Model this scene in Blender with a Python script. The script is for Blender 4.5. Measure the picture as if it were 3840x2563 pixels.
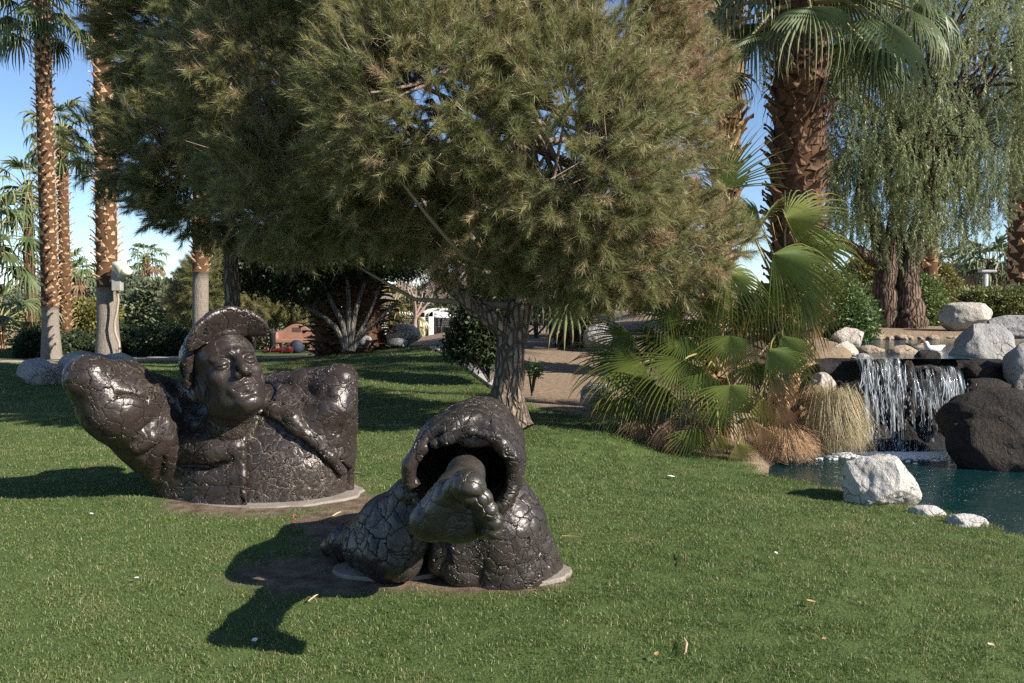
import bpy, bmesh, math, random
import numpy as np
from mathutils import Vector, Matrix, Euler
for o in list(bpy.data.objects): bpy.data.objects.remove(o)
scene = bpy.context.scene
R = math.radians
# ------------------------------------------------------------------ camera
CAM_H, FPX, HOR = 1.6, 853.0, 300.0
PITCH = math.atan((341.5 - HOR) / FPX)
cam = bpy.data.objects.new('camera', bpy.data.cameras.new('camera'))
scene.collection.objects.link(cam)
cam.location = (0, 0, CAM_H)
cam.rotation_euler = (math.pi / 2 - PITCH, 0, 0)
cam.data.sensor_width = 36
cam.data.lens = FPX / 1024 * 36
cam.data.clip_start = 0.05
cam.data.clip_end = 30000
scene.camera = cam
# ------------------------------------------------------------------ sky, sun, exposure
SUN_AZ, SUN_EL = R(29), R(33)       # azimuth: turned from +X towards the viewer
SUN = Vector((math.cos(SUN_EL) * math.cos(SUN_AZ), -math.cos(SUN_EL) * math.sin(SUN_AZ), math.sin(SUN_EL)))
world = bpy.data.worlds.new('World'); scene.world = world; world.use_nodes = True
wn = world.node_tree
sky = wn.nodes.new('ShaderNodeTexSky'); sky.sky_type = 'NISHITA'; sky.sun_disc = False
sky.sun_elevation = SUN_EL; sky.sun_rotation = math.atan2(SUN.x, SUN.y)
sky.altitude = 0.0; sky.air_density = 0.75; sky.dust_density = 0.05; sky.ozone_density = 3.0
wn.links.new(sky.outputs[0], wn.nodes['Background'].inputs[0])
wn.nodes['Background'].inputs[1].default_value = 0.092
sun = bpy.data.objects.new('sun', bpy.data.lights.new('sun', 'SUN'))
scene.collection.objects.link(sun)
sun.data.energy = 5.0; sun.data.angle = R(0.53); sun.data.color = (1.0, 0.94, 0.85)
sun.rotation_euler = SUN.to_track_quat('Z', 'Y').to_euler()
scene.view_settings.view_transform = 'Standard'
scene.view_settings.look = 'None'
scene.view_settings.exposure = 0.9
scene.view_settings.gamma = 1.0
scene.view_settings.use_curve_mapping = False
scene.render.engine = 'CYCLES'
scene.cycles.max_bounces = 6; scene.cycles.diffuse_bounces = 4; scene.cycles.glossy_bounces = 3
scene.cycles.transmission_bounces = 4; scene.cycles.transparent_max_bounces = 8
scene.cycles.use_denoising = False
# ------------------------------------------------------------------ helpers
def at(px, py, y):
    """world point seen at 1024x683 pixel (px, py) at depth y"""
    cp, sp = math.cos(PITCH), math.sin(PITCH)
    a, b = (px - 512) / FPX, (341.5 - py) / FPX
    d = Vector((a, cp + b * sp, -sp + b * cp))
    return Vector((0, 0, CAM_H)) + d * (y / d.y)
COL = scene.collection
def link(o, parent=None):
    COL.objects.link(o)
    if parent is not None: o.parent = parent
    return o
def thing(name, label, cat, loc=(0, 0, 0), group=None):
    o = bpy.data.objects.new(name, None); COL.objects.link(o); o.location = loc
    o.empty_display_size = 0.1
    o['label'] = label; o['category'] = cat
    if group: o['group'] = group
    return o
def tag(o, label, cat, group=None):
    o['label'] = label; o['category'] = cat
    if group: o['group'] = group
    return o
def mesh(name, V, F, mats=None, smooth=True, mi=None):
    me = bpy.data.meshes.new(name)
    V = np.asarray(V, dtype=np.float32).reshape(-1, 3)
    if isinstance(F, np.ndarray):
        n, k = F.shape
        me.vertices.add(len(V)); me.vertices.foreach_set('co', V.ravel())
        me.loops.add(n * k); me.loops.foreach_set('vertex_index', F.astype(np.int32).ravel())
        me.polygons.add(n); me.polygons.foreach_set('loop_start', np.arange(n, dtype=np.int32) * k)
        me.update(calc_edges=True); me.validate()
    else:
        me.from_pydata(V.tolist(), [], F); me.update()
    if mats is not None:
        for m in (mats if isinstance(mats, (list, tuple)) else [mats]): me.materials.append(m)
    if mi is not None: me.polygons.foreach_set('material_index', np.asarray(mi, dtype=np.int32))
    me.polygons.foreach_set('use_smooth', np.full(len(me.polygons), bool(smooth)))
    return me
def obj(name, me, parent=None, loc=None):
    o = bpy.data.objects.new(name, me); link(o, parent)
    if loc is not None: o.location = loc
    return o
class MB:
    """collects simple shapes into one mesh"""
    def __init__(s): s.V = []; s.F = []; s.M = []
    def add(s, V, F, m=0):
        b = len(s.V); s.V += [tuple(v) for v in V]; s.F += [tuple(i + b for i in f) for f in F]; s.M += [m] * len(F)
    def box(s, c, d, rot=None, m=0, taper=1.0):
        x, y, z = d[0] / 2, d[1] / 2, d[2] / 2; t = taper
        V = [Vector(v) for v in ((-x, -y, -z), (x, -y, -z), (x, y, -z), (-x, y, -z), (-x * t, -y * t, z), (x * t, -y * t, z), (x * t, y * t, z), (-x * t, y * t, z))]
        if rot is not None: V = [rot @ v for v in V]
        s.add([v + Vector(c) for v in V], [(0, 3, 2, 1), (4, 5, 6, 7), (0, 1, 5, 4), (1, 2, 6, 5), (2, 3, 7, 6), (3, 0, 4, 7)], m)
    def tube(s, pts, rad, n=8, m=0, cap=True):
        pts = [Vector(p) for p in pts]; k = len(pts)
        if not isinstance(rad, (list, tuple)): rad = [rad] * k
        rings = []; up = Vector((0.13, 0.21, 0.97))
        for i, p in enumerate(pts):
            t = (pts[min(i + 1, k - 1)] - pts[max(i - 1, 0)]).normalized()
            a = t.cross(up)
            if a.length < 1e-3: a = t.cross(Vector((1, 0, 0)))
            a.normalize(); b = t.cross(a).normalized(); up = a.cross(t) if a.cross(t).length > 1e-3 else up
            rings.append([p + (a * math.cos(2 * math.pi * j / n) + b * math.sin(2 * math.pi * j / n)) * rad[i] for j in range(n)])
        V = [v for r in rings for v in r]; F = []
        for i in range(k - 1):
            for j in range(n):
                j2 = (j + 1) % n
                F.append((i * n + j, i * n + j2, (i + 1) * n + j2, (i + 1) * n + j))
        if cap:
            F.append(tuple(range(n))); F.append(tuple((k - 1) * n + j for j in range(n - 1, -1, -1)))
        s.add(V, F, m)
    def lathe(s, c, prof, n=16, m=0):
        """prof: (radius, z) list"""
        V = []; F = []; c = Vector(c); k = len(prof)
        for r, z in prof:
            for j in range(n):
                V.append(c + Vector((r * math.cos(2 * math.pi * j / n), r * math.sin(2 * math.pi * j / n), z)))
        for i in range(k - 1):
            for j in range(n):
                j2 = (j + 1) % n; F.append((i * n + j, i * n + j2, (i + 1) * n + j2, (i + 1) * n + j))
        F.append(tuple(range(n - 1, -1, -1))); F.append(tuple((k - 1) * n + j for j in range(n)))
        s.add(V, F, m)
    def build(s, name, mats, parent=None, smooth=False, bevel=0.0, loc=None):
        me = mesh(name, s.V, s.F, mats, smooth, s.M)
        o = obj(name, me, parent, loc)
        if bevel:
            b = o.modifiers.new('bevel', 'BEVEL'); b.width = bevel; b.segments = 2; b.limit_method = 'ANGLE'
        return o
# ---- node material helpers
class NT:
    def __init__(s, name, rough=0.6, spec=0.5, color=(0.5, 0.5, 0.5)):
        s.m = bpy.data.materials.new(name); s.m.use_nodes = True
        s.t = s.m.node_tree; s.b = s.t.nodes['Principled BSDF']; s.out = s.t.nodes['Material Output']
        s.set('Roughness', rough); s.set('Specular IOR Level', spec); s.set('Base Color', color)
    def set(s, k, v):
        i = s.b.inputs[k]
        if hasattr(v, 'is_linked') or hasattr(v, 'links'): s.t.links.new(v, i)
        elif isinstance(v, (tuple, list)): i.default_value = tuple(v) + ((1.0,) if len(v) == 3 and len(i.default_value) == 4 else ())
        else: i.default_value = v
        return s
    def n(s, typ, **kw):
        nd = s.t.nodes.new('ShaderNode' + typ)
        for k, v in kw.items():
            if k.startswith('i_'):
                key = k[2:]; key = int(key) if key.isdigit() else key.replace('_', ' ')
                i = nd.inputs[key]
                if hasattr(v, 'links'): s.t.links.new(v, i)
                elif isinstance(v, (tuple, list)) and hasattr(i.default_value, '__len__') and len(i.default_value) == 4 and len(v) == 3: i.default_value = tuple(v) + (1.0,)
                else: i.default_value = v
            else: setattr(nd, k, v)
        return nd
    def coord(s, kind='Object', scale=None):
        o = s.n('TexCoord').outputs[kind]
        if scale is not None:
            o = s.n('Mapping', i_Vector=o, i_Scale=scale if isinstance(scale, tuple) else (scale,) * 3).outputs[0]
        return o
    def noise(s, vec, scale, detail=4, rough=0.6, dist=0.0):
        return s.n('TexNoise', i_Vector=vec, i_Scale=scale, i_Detail=detail, i_Roughness=rough, i_Distortion=dist).outputs['Fac']
    def ramp(s, fac, stops, interp='LINEAR'):
        nd = s.n('ValToRGB'); s.t.links.new(fac, nd.inputs[0]); cr = nd.color_ramp; cr.interpolation = interp
        while len(cr.elements) < len(stops): cr.elements.new(0.5)
        for e, (p, c) in zip(cr.elements, stops):
            e.position = p; e.color = (c, c, c, 1) if isinstance(c, (int, float)) else tuple(c) + (1,)
        return nd.outputs[0]
    def mix(s, fac, a, b, blend='MIX'):
        nd = s.n('Mix', data_type='RGBA', blend_type=blend)
        for i, v in ((0, fac), (6, a), (7, b)):
            if hasattr(v, 'links'): s.t.links.new(v, nd.inputs[i])
            elif isinstance(v, (tuple, list)): nd.inputs[i].default_value = tuple(v) + (1,)
            else: nd.inputs[i].default_value = v
        return nd.outputs[2]
    def math(s, op, a, b=0.0, c=0.0, clamp=False):
        nd = s.n('Math', operation=op, use_clamp=clamp)
        for i, v in enumerate((a, b, c)):
            if hasattr(v, 'links'): s.t.links.new(v, nd.inputs[i])
            else: nd.inputs[i].default_value = v
        return nd.outputs[0]
    def bump(s, h, strength=0.5, dist=0.02, normal=None):
        nd = s.n('Bump', i_Height=h, i_Strength=strength, i_Distance=dist)
        if normal is not None: s.t.links.new(normal, nd.inputs['Normal'])
        s.set('Normal', nd.outputs[0]); return nd.outputs[0]
def simple(name, color, rough=0.7, spec=0.3, var=0.15, scale=6.0, bump=0.0, bscale=40.0):
    t = NT(name, rough, spec); c = t.coord()
    f = t.noise(c, scale, 5)
    d = tuple(x * (1 - var) for x in color); l = tuple(min(1, x * (1 + var)) for x in color)
    t.set('Base Color', t.ramp(f, [(0.3, d), (0.7, l)]))
    if bump: t.bump(t.noise(c, bscale, 5), bump, 0.02)
    return t.m
# ------------------------------------------------------------------ implicit-surface sculpting
def s_ell(P, c, r, M=None):
    q = P - np.asarray(c, np.float32)
    if M is not None: q = q @ M
    r = np.asarray(r, np.float32)
    k0 = np.sqrt(((q / r) ** 2).sum(1)); k1 = np.sqrt(((q / (r * r)) ** 2).sum(1)) + 1e-6
    return k0 * (k0 - 1) / k1
def s_cap(P, a, b, r1, r2=None):
    if r2 is None: r2 = r1
    a = np.asarray(a, np.float32); b = np.asarray(b, np.float32)
    pa = P - a; ba = b - a
    t = np.clip((pa @ ba) / max(float(ba @ ba), 1e-9), 0, 1)
    return np.sqrt(((pa - t[:, None] * ba) ** 2).sum(1)) - (r1 + (r2 - r1) * t)
def s_chain(P, pts, rs, k=0.05):
    d = None
    for i in range(len(pts) - 1):
        e = s_cap(P, pts[i], pts[i + 1], rs[i], rs[i + 1])
        d = e if d is None else smin(d, e, k)
    return d
def s_box(P, c, h, M=None, r=0.02):
    q = P - np.asarray(c, np.float32)
    if M is not None: q = q @ M
    q = np.abs(q) - (np.asarray(h, np.float32) - r)
    return np.sqrt((np.maximum(q, 0) ** 2).sum(1)) + np.minimum(q.max(1), 0) - r
def smin(a, b, k):
    h = np.maximum(k - np.abs(a - b), 0) / k
    return np.minimum(a, b) - h * h * k * 0.25
def smax(a, b, k): return -smin(-a, -b, k)
def s_loft(P, zs, cx, cy, rx, ry):
    z = P[:, 2]
    c1 = np.interp(z, zs, cx); c2 = np.interp(z, zs, cy); a = np.interp(z, zs, rx); b = np.interp(z, zs, ry)
    k = np.sqrt(((P[:, 0] - c1) / a) ** 2 + ((P[:, 1] - c2) / b) ** 2)
    d = (k - 1) * np.minimum(a, b)
    return np.maximum(d, np.maximum(zs[0] - z, z - zs[-1]))
_rg = np.random.RandomState(5)
_lat = _rg.rand(32, 32, 32).astype(np.float32)
def vnoise(P):
    Q = P + 100.0; I = np.floor(Q).astype(int); f = (Q - I).astype(np.float32); f = f * f * (3 - 2 * f)
    def L(a, b, c): return _lat[(I[:, 0] + a) & 31, (I[:, 1] + b) & 31, (I[:, 2] + c) & 31]
    x, y, z = f[:, 0], f[:, 1], f[:, 2]
    def lp(a, b, t): return a + (b - a) * t
    return lp(lp(lp(L(0,0,0), L(1,0,0), x), lp(L(0,1,0), L(1,1,0), x), y), lp(lp(L(0,0,1), L(1,0,1), x), lp(L(0,1,1), L(1,1,1), x), y), z) * 2 - 1
def fbm(P, s, o=3):
    r = 0; a = 1.0
    for i in range(o): r = r + a * vnoise(P * s * 2 ** i + i * 7.3); a *= 0.5
    return r
def ev(f, P, n=200000):
    return np.concatenate([f(P[i:i + n]) for i in range(0, len(P), n)])
def surf_nets(f, lo, hi, h):
    ax = [np.arange(lo[i], hi[i] + h, h, dtype=np.float32) for i in range(3)]
    G = np.stack(np.meshgrid(*ax, indexing='ij'), -1); sh = G.shape[:3]
    S = ev(f, G.reshape(-1, 3)).reshape(sh); I = S < 0
    c = [I[a:sh[0] - 1 + a, b:sh[1] - 1 + b, d:sh[2] - 1 + d] for a in (0, 1) for b in (0, 1) for d in (0, 1)]
    cnt = sum(x.astype(np.int8) for x in c); mask = (cnt > 0) & (cnt < 8)
    ids = -np.ones(mask.shape, np.int64); ids[mask] = np.arange(mask.sum())
    C = np.argwhere(mask); acc = np.zeros((len(C), 3)); num = np.zeros(len(C))
    cor = [(a, b, d) for a in (0, 1) for b in (0, 1) for d in (0, 1)]
    for i in range(8):
        for j in range(i + 1, 8):
            if sum(abs(cor[i][k] - cor[j][k]) for k in range(3)) != 1: continue
            A = C + cor[i]; B = C + cor[j]
            sa = S[A[:, 0], A[:, 1], A[:, 2]]; sb = S[B[:, 0], B[:, 1], B[:, 2]]
            m = (sa < 0) != (sb < 0); t = np.where(m, sa / (sa - sb + 1e-12), 0)
            acc += np.where(m[:, None], A + (B - A) * t[:, None], 0); num += m
    V = np.asarray(lo) + (acc / num[:, None]) * h
    Fs = []
    for k in range(3):
        u, v = (k + 1) % 3, (k + 2) % 3
        sl0 = [slice(None)] * 3; sl1 = [slice(None)] * 3; sl0[k] = slice(0, -1); sl1[k] = slice(1, None)
        A = I[tuple(sl0)]; B = I[tuple(sl1)]; E = np.argwhere(A != B)
        E = E[(E[:, u] > 0) & (E[:, v] > 0) & (E[:, u] < sh[u] - 1) & (E[:, v] < sh[v] - 1)]
        ins = A[E[:, 0], E[:, 1], E[:, 2]]
        q = []
        for du, dv in ((-1, -1), (0, -1), (0, 0), (-1, 0)):
            T = E.copy(); T[:, u] += du; T[:, v] += dv; q.append(ids[T[:, 0], T[:, 1], T[:, 2]])
        Q = np.stack(q, 1); Q[~ins] = Q[~ins][:, ::-1]; Fs.append(Q)
    return V.astype(np.float32), np.concatenate(Fs)
def subdiv(V, F):
    n = len(V); E = np.stack([F, np.roll(F, -1, 1)], -1).reshape(-1, 2); Es = np.sort(E, 1)
    key = Es[:, 0].astype(np.int64) * n + Es[:, 1]
    u, idx, inv = np.unique(key, return_index=True, return_inverse=True)
    mid = (V[Es[idx, 0]] + V[Es[idx, 1]]) / 2
    e = inv.reshape(F.shape) + n; fc = V[F].mean(1); ci = n + len(u) + np.arange(len(F))
    NF = np.concatenate([np.stack([F[:, i], e[:, i], ci, e[:, (i + 3) % 4]], 1) for i in range(4)])
    return np.concatenate([V, mid, fc]).astype(np.float32), NF
def project(f, V, it=3):
    e = 0.004
    for _ in range(it):
        d = ev(f, V)
        g = np.stack([ev(f, V + np.eye(3, dtype=np.float32)[i] * e) - d for i in range(3)], 1) / e
        n2 = np.maximum((g * g).sum(1), 0.25)
        V = V - (np.clip(d, -0.03, 0.03) / n2)[:, None] * g
    return V.astype(np.float32)
def sculpt(f, lo, hi, h=0.018, levels=1):
    V, F = surf_nets(f, lo, hi, h)
    V = project(f, V, 2)
    for _ in range(levels): V, F = subdiv(V, F); V = project(f, V, 2)
    return V, F
def trace(f, px, py, y0=3.0, y1=9.0):
    """first hit of the view ray through a pixel with a surface"""
    a = np.array(at(px, py, y0)); b = np.array(at(px, py, y1)); d = (b - a) / np.linalg.norm(b - a); t = 0.0; L = np.linalg.norm(b - a)
    for _ in range(80):
        p = a + d * t; s = float(f(p[None].astype(np.float32))[0])
        if s < 0.002 or t > L: break
        t += s * 0.7
    return p
# ------------------------------------------------------------------ terrain
rng = np.random.RandomState(11); random.seed(7)
def ss(a, b, x):
    t = np.clip((np.asarray(x, float) - a) / (b - a), 0, 1); return t * t * (3 - 2 * t)
POND = np.array([(2.75,9.2),(3.26,8.5),(3.85,7.6),(4.15,6.74),(4.9,5.2),(5.8,3.6),(7,1.2),(16,1.2),(16,9.0),(7.6,9.6),(6.9,11.2),(6.6,11.75),(4.6,11.75),(4.3,11.25),(3.6,10.95),(3.1,10.3)])
UPPER = np.array([(4.75,11.6),(6.35,11.6),(6.5,12.6),(8.2,13.2),(10.5,14.5),(10.5,17.0),(7.6,17.4),(5.9,17.0),(5.6,15.0),(5.2,13.2)])
LAWN = np.array([(-60,-6),(9,-6),(7,1.0),(5.7,3.5),(4.8,5.1),(4.05,6.74),(3.75,7.6),(3.2,8.42),(2.72,9.15),(2.72,9.8),(2.1,9.95),(1.5,10.25),(1.03,11.3),(0.2,13),(-0.26,14.8),(-1.9,21),(-3.8,24.5),(-6.5,24.8),(-11,22.2),(-60,19)])
FARLAWN = np.array([(-60,21),(-12,24.5),(-7,27),(-5,33),(-4,62),(-40,66),(-90,66),(-90,30)])
def polysd(q, x, y):
    d = np.full(x.shape, 1e9); s = np.zeros(x.shape, bool); n = len(q)
    for i in range(n):
        a, b = q[i], q[(i + 1) % n]; e = b - a; wx = x - a[0]; wy = y - a[1]
        t = np.clip((wx * e[0] + wy * e[1]) / (e @ e), 0, 1)
        d = np.minimum(d, (wx - t * e[0]) ** 2 + (wy - t * e[1]) ** 2)
        c = ((a[1] <= y) & (b[1] > y)) | ((b[1] <= y) & (a[1] > y))
        s ^= c & (x < a[0] + (y - a[1]) / (e[1] if abs(e[1]) > 1e-9 else 1e-9) * e[0])
    d = np.sqrt(d); return np.where(s, -d, d)
ZW, ZU = -0.42, 0.80
def terr(x, y):
    x = np.asarray(x, float); y = np.asarray(y, float)
    w = ss(-8, -1, x) * (1 - ss(34, 55, y))
    z = -1.5 * ss(18, 60, y) * (1 - w) + 0.55 * ss(12.5, 23, y) * ss(-7, 0, x) * (1 - ss(34, 55, y))
    z = z + 0.42 * ss(10.2, 13.5, y) * ss(1.6, 3.4, x) * (1 - ss(24, 40, y))
    t = ss(11.7, 12.5, y) * ss(3.4, 4.6, x) * (1 - ss(40, 60, y))
    z = z + (0.90 + 0.012 * np.clip(y - 12, 0, 12) - z) * t
    pd = polysd(POND, x, y)
    zp = np.interp(pd, [-1.2, -0.7, -0.12, 0.15], [-1.2, -1.0, -0.5, -0.26])
    wid = np.interp(y, [9.0, 11.2], [3.6, 0.45])
    zn = z + (-0.26 - z) * (1 - ss(0.15, 0.15 + wid, pd))
    z = np.where(pd < 0.15, zp, zn)
    pu = polysd(UPPER, x, y)
    z = z - 0.5 * ss(0.12, -0.3, pu) * (y > 11.9) 
    z = z + 0.02 * np.sin(x * 0.9 + 1) * np.sin(y * 0.7) * ss(0.5, 2, pd)
    return z
def bare(x, y):
    """worn earth around the statues"""
    a = np.sqrt(((x + 2.0) / 0.86) ** 2 + ((y - 6.9) / 0.70) ** 2)
    b = np.sqrt(((x + 0.95) / 0.62) ** 2 + ((y - 6.15) / 0.85) ** 2)
    c = np.sqrt(((x + 0.85) / 0.72) ** 2 + ((y - 4.95) / 0.40) ** 2)
    e = np.sqrt(((x + 0.05) / 0.40) ** 2 + ((y - 4.78) / 0.22) ** 2)
    m = np.minimum(np.minimum(a, b), np.minimum(c, e))
    P = np.stack([x, y, x * 0], -1).reshape(-1, 3)
    n = (vnoise(P * 3.1) * 0.16 + vnoise(P * 9.0) * 0.10).reshape(np.shape(x))
    return np.clip((1.12 + n - m) * 4.0, 0, 1)
def grow(a, b, step, far, k=1.16):
    c = list(np.arange(a, b, step)); s = step; v = b
    while v < far: c.append(v); s *= k; v += s
    s = step; v = a - step; lo = []
    while v > -far: lo.append(v); s *= k; v -= s
    return np.array(lo[::-1] + c)
def build_ground():
    xs = grow(-6, 9, 0.11, 9000); ys = grow(2.0, 19, 0.11, 9000); ys = ys[ys > -60]
    X, Y = np.meshgrid(xs, ys, indexing='ij'); Z = terr(X, Y)
    lw = np.maximum(ss(0.10, -0.10, polysd(LAWN, X, Y)), ss(0.3, -0.3, polysd(FARLAWN, X, Y)))
    br = np.maximum(bare(X, Y), ss(0.09, -0.03, polysd(POND, X, Y)) * (Y < 11.5))
    nx, ny = X.shape; I = np.arange(nx * ny).reshape(nx, ny)
    F = np.stack([I[:-1, :-1], I[1:, :-1], I[1:, 1:], I[:-1, 1:]], -1).reshape(-1, 4)
    t = NT('earth_and_turf', 0.95, 0.15); c = t.coord()
    at_l = t.n('Attribute', attribute_name='lawn').outputs['Fac']; at_b = t.n('Attribute', attribute_name='worn').outputs['Fac']
    n1 = t.noise(c, 0.7, 5); n2 = t.noise(c, 9, 6); n3 = t.noise(c, 70, 4)
    turf = t.mix(t.ramp(n1, [(0.3, 0.0), (0.7, 1.0)]), (0.06, 0.10, 0.024), (0.085, 0.125, 0.034))
    turf = t.mix(t.ramp(n3, [(0.4, 0.0), (0.7, 0.6)]), turf, (0.09, 0.10, 0.04))
    dirt = t.mix(t.ramp(n2, [(0.3, 0.0), (0.7, 1.0)]), (0.22, 0.155, 0.10), (0.31, 0.23, 0.16))
    dirt = t.mix(t.ramp(n3, [(0.45, 0.0), (0.75, 0.55)]), dirt, (0.14, 0.095, 0.06))
    mud = t.mix(t.ramp(n2, [(0.35, 0.0), (0.65, 1.0)]), (0.085, 0.058, 0.04), (0.20, 0.15, 0.10))
    col = t.mix(at_l, dirt, turf); col = t.mix(at_b, col, mud)
    t.set('Base Color', col)
    t.bump(t.math('MULTIPLY_ADD', n2, 1.0, t.math('MULTIPLY', n3, 0.4)), 0.7, 0.05)
    me = mesh('ground', np.stack([X, Y, Z], -1), F, t.m, True)
    for nm, v in (('lawn', lw), ('worn', br)):
        a = me.attributes.new(nm, 'FLOAT', 'POINT'); a.data.foreach_set('value', v.ravel().astype(np.float32))
    o = obj('ground', me); o['kind'] = 'structure'
build_ground()
# ------------------------------------------------------------------ instancing inside one object (grass, needles, leaves)
_sid = [0]
def scatter(name, protos, P, rot, scl, tint, pick, parent=None, base=(0, 0, 0)):
    """one object whose points carry small leaf or blade meshes"""
    P = np.asarray(P, np.float32) - np.asarray(base, np.float32); n = len(P)
    me = bpy.data.meshes.new(name); me.vertices.add(n); me.vertices.foreach_set('co', P.ravel())
    for nm, typ, key, v in (('rot', 'FLOAT_VECTOR', 'vector', rot), ('scl', 'FLOAT', 'value', scl), ('tint', 'FLOAT', 'value', tint), ('pick', 'INT', 'value', pick)):
        a = me.attributes.new(nm, typ, 'POINT'); a.data.foreach_set(key, np.asarray(v, np.int32 if typ == 'INT' else np.float32).ravel())
    _sid[0] += 1
    col = bpy.data.collections.new('protos_%d' % _sid[0])
    for i, pm in enumerate(protos):
        po = bpy.data.objects.new('%03d_%s' % (i, pm.name), pm); col.objects.link(po)
    g = bpy.data.node_groups.new(name + '_nodes', 'GeometryNodeTree')
    g.interface.new_socket('Geometry', in_out='INPUT', socket_type='NodeSocketGeometry')
    g.interface.new_socket('Geometry', in_out='OUTPUT', socket_type='NodeSocketGeometry')
    N = g.nodes.new; K = g.links.new
    gi = N('NodeGroupInput'); go = N('NodeGroupOutput'); ip = N('GeometryNodeInstanceOnPoints'); ci = N('GeometryNodeCollectionInfo')
    ci.inputs['Collection'].default_value = col; ci.inputs['Separate Children'].default_value = True; ci.inputs['Reset Children'].default_value = True
    def attr(nm, typ):
        a = N('GeometryNodeInputNamedAttribute'); a.data_type = typ; a.inputs['Name'].default_value = nm
        return [s for s in a.outputs if s.enabled and s.name == 'Attribute'][0]
    K(gi.outputs[0], ip.inputs['Points']); K(ci.outputs[0], ip.inputs['Instance']); ip.inputs['Pick Instance'].default_value = True
    K(attr('pick', 'INT'), ip.inputs['Instance Index'])
    er = N('FunctionNodeEulerToRotation'); K(attr('rot', 'FLOAT_VECTOR'), er.inputs[0]); K(er.outputs[0], ip.inputs['Rotation'])
    K(attr('scl', 'FLOAT'), ip.inputs['Scale']); K(ip.outputs[0], go.inputs[0])
    o = obj(name, me, parent)
    md = o.modifiers.new('leaves', 'NODES'); md.node_group = g
    return o
def leafmat(name, stops, rough=0.5, spec=0.35, transl=0.25, tipc=None, uvtip=None, odd=None):
    """foliage: per-instance tint, thin translucency; tipc colours the tip of each blade (uv x = 0..1 along it)"""
    t = NT(name, rough, spec)
    a = t.n('Attribute', attribute_name='tint', attribute_type='INSTANCER').outputs['Fac']
    c = t.ramp(a, stops)
    if tipc is not None:
        u = t.n('SeparateXYZ', i_0=t.n('UVMap').outputs[0]).outputs[0]
        c = t.mix(t.ramp(u, [(uvtip[0], 0.0), (uvtip[1], uvtip[2])]), c, tipc)
    uy = t.n('SeparateXYZ', i_0=t.n('UVMap').outputs[0]).outputs[1]
    c = t.mix(1.0, c, t.ramp(uy, [(0.0, 0.62), (1.0, 1.25)]), 'MULTIPLY')
    if odd is not None: c = t.mix(t.math('GREATER_THAN', uy, odd[0]), c, odd[1])
    t.set('Base Color', c)
    if transl:
        tr = t.n('BsdfTranslucent'); t.t.links.new(c, tr.inputs[0])
        mx = t.n('MixShader', i_0=transl); t.t.links.new(t.b.outputs[0], mx.inputs[1]); t.t.links.new(tr.outputs[0], mx.inputs[2])
        t.t.links.new(mx.outputs[0], t.out.inputs[0])
    return t.m
class Blades:
    """many thin leaves in one mesh: strips of quads with uv x along the blade"""
    def __init__(s): s.V = []; s.F = []; s.U = []
    def strip(s, pts, wid, side, tri_tip=True):
        b = len(s.V); k = len(pts); rr = random.random()
        for i, (p, w) in enumerate(zip(pts, wid)):
            u = i / (k - 1)
            if i == k - 1 and tri_tip: s.V.append(tuple(p)); s.U.append((u, rr))
            else:
                s.V.append(tuple(p - side * w)); s.V.append(tuple(p + side * w)); s.U += [(u, rr), (u, rr)]
        for i in range(k - 1):
            if i == k - 2 and tri_tip: s.F.append((b + 2 * i, b + 2 * i + 1, b + 2 * i + 2))
            else: s.F.append((b + 2 * i, b + 2 * i + 1, b + 2 * i + 3, b + 2 * i + 2))
    def mesh(s, name, mat, smooth=False):
        me = mesh(name, s.V, s.F, mat, smooth)
        uv = me.uv_layers.new(name='UVMap')
        li = np.empty(len(me.loops), np.int32); me.loops.foreach_get('vertex_index', li)
        uv.data.foreach_set('uv', np.asarray(s.U, np.float32)[li].ravel()); return me
rv = lambda: Vector((random.gauss(0, 1), random.gauss(0, 1), random.gauss(0, 1)))
# ------------------------------------------------------------------ lawn grass
M_GRASS = leafmat('grass_blade', [(0.0, (0.075, 0.125, 0.03)), (0.55, (0.13, 0.185, 0.05)), (0.85, (0.17, 0.20, 0.07)), (1.0, (0.34, 0.30, 0.14))], 0.45, 0.4, 0.3, odd=(0.90, (0.42, 0.38, 0.20)))
def grass_proto(i):
    B = Blades()
    for k in range(85):
        r = 0.085 * math.sqrt(random.random()); a = random.random() * 6.283
        p = Vector((r * math.cos(a), r * math.sin(a), -0.006)); h = random.uniform(0.011, 0.030)
        l = Vector((random.gauss(0, 1), random.gauss(0, 1), 0)) * h * random.uniform(0.2, 0.75)
        side = Vector((math.cos(a * 7), math.sin(a * 7), 0)); w = random.uniform(0.0010, 0.0018)
        B.strip([p, p + l * 0.35 + Vector((0, 0, h * 0.65)), p + l + Vector((0, 0, h * random.uniform(0.7, 1.0)))], [w, w * 0.8, 0], side)
    return B.mesh('grass_tuft', M_GRASS)
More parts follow.
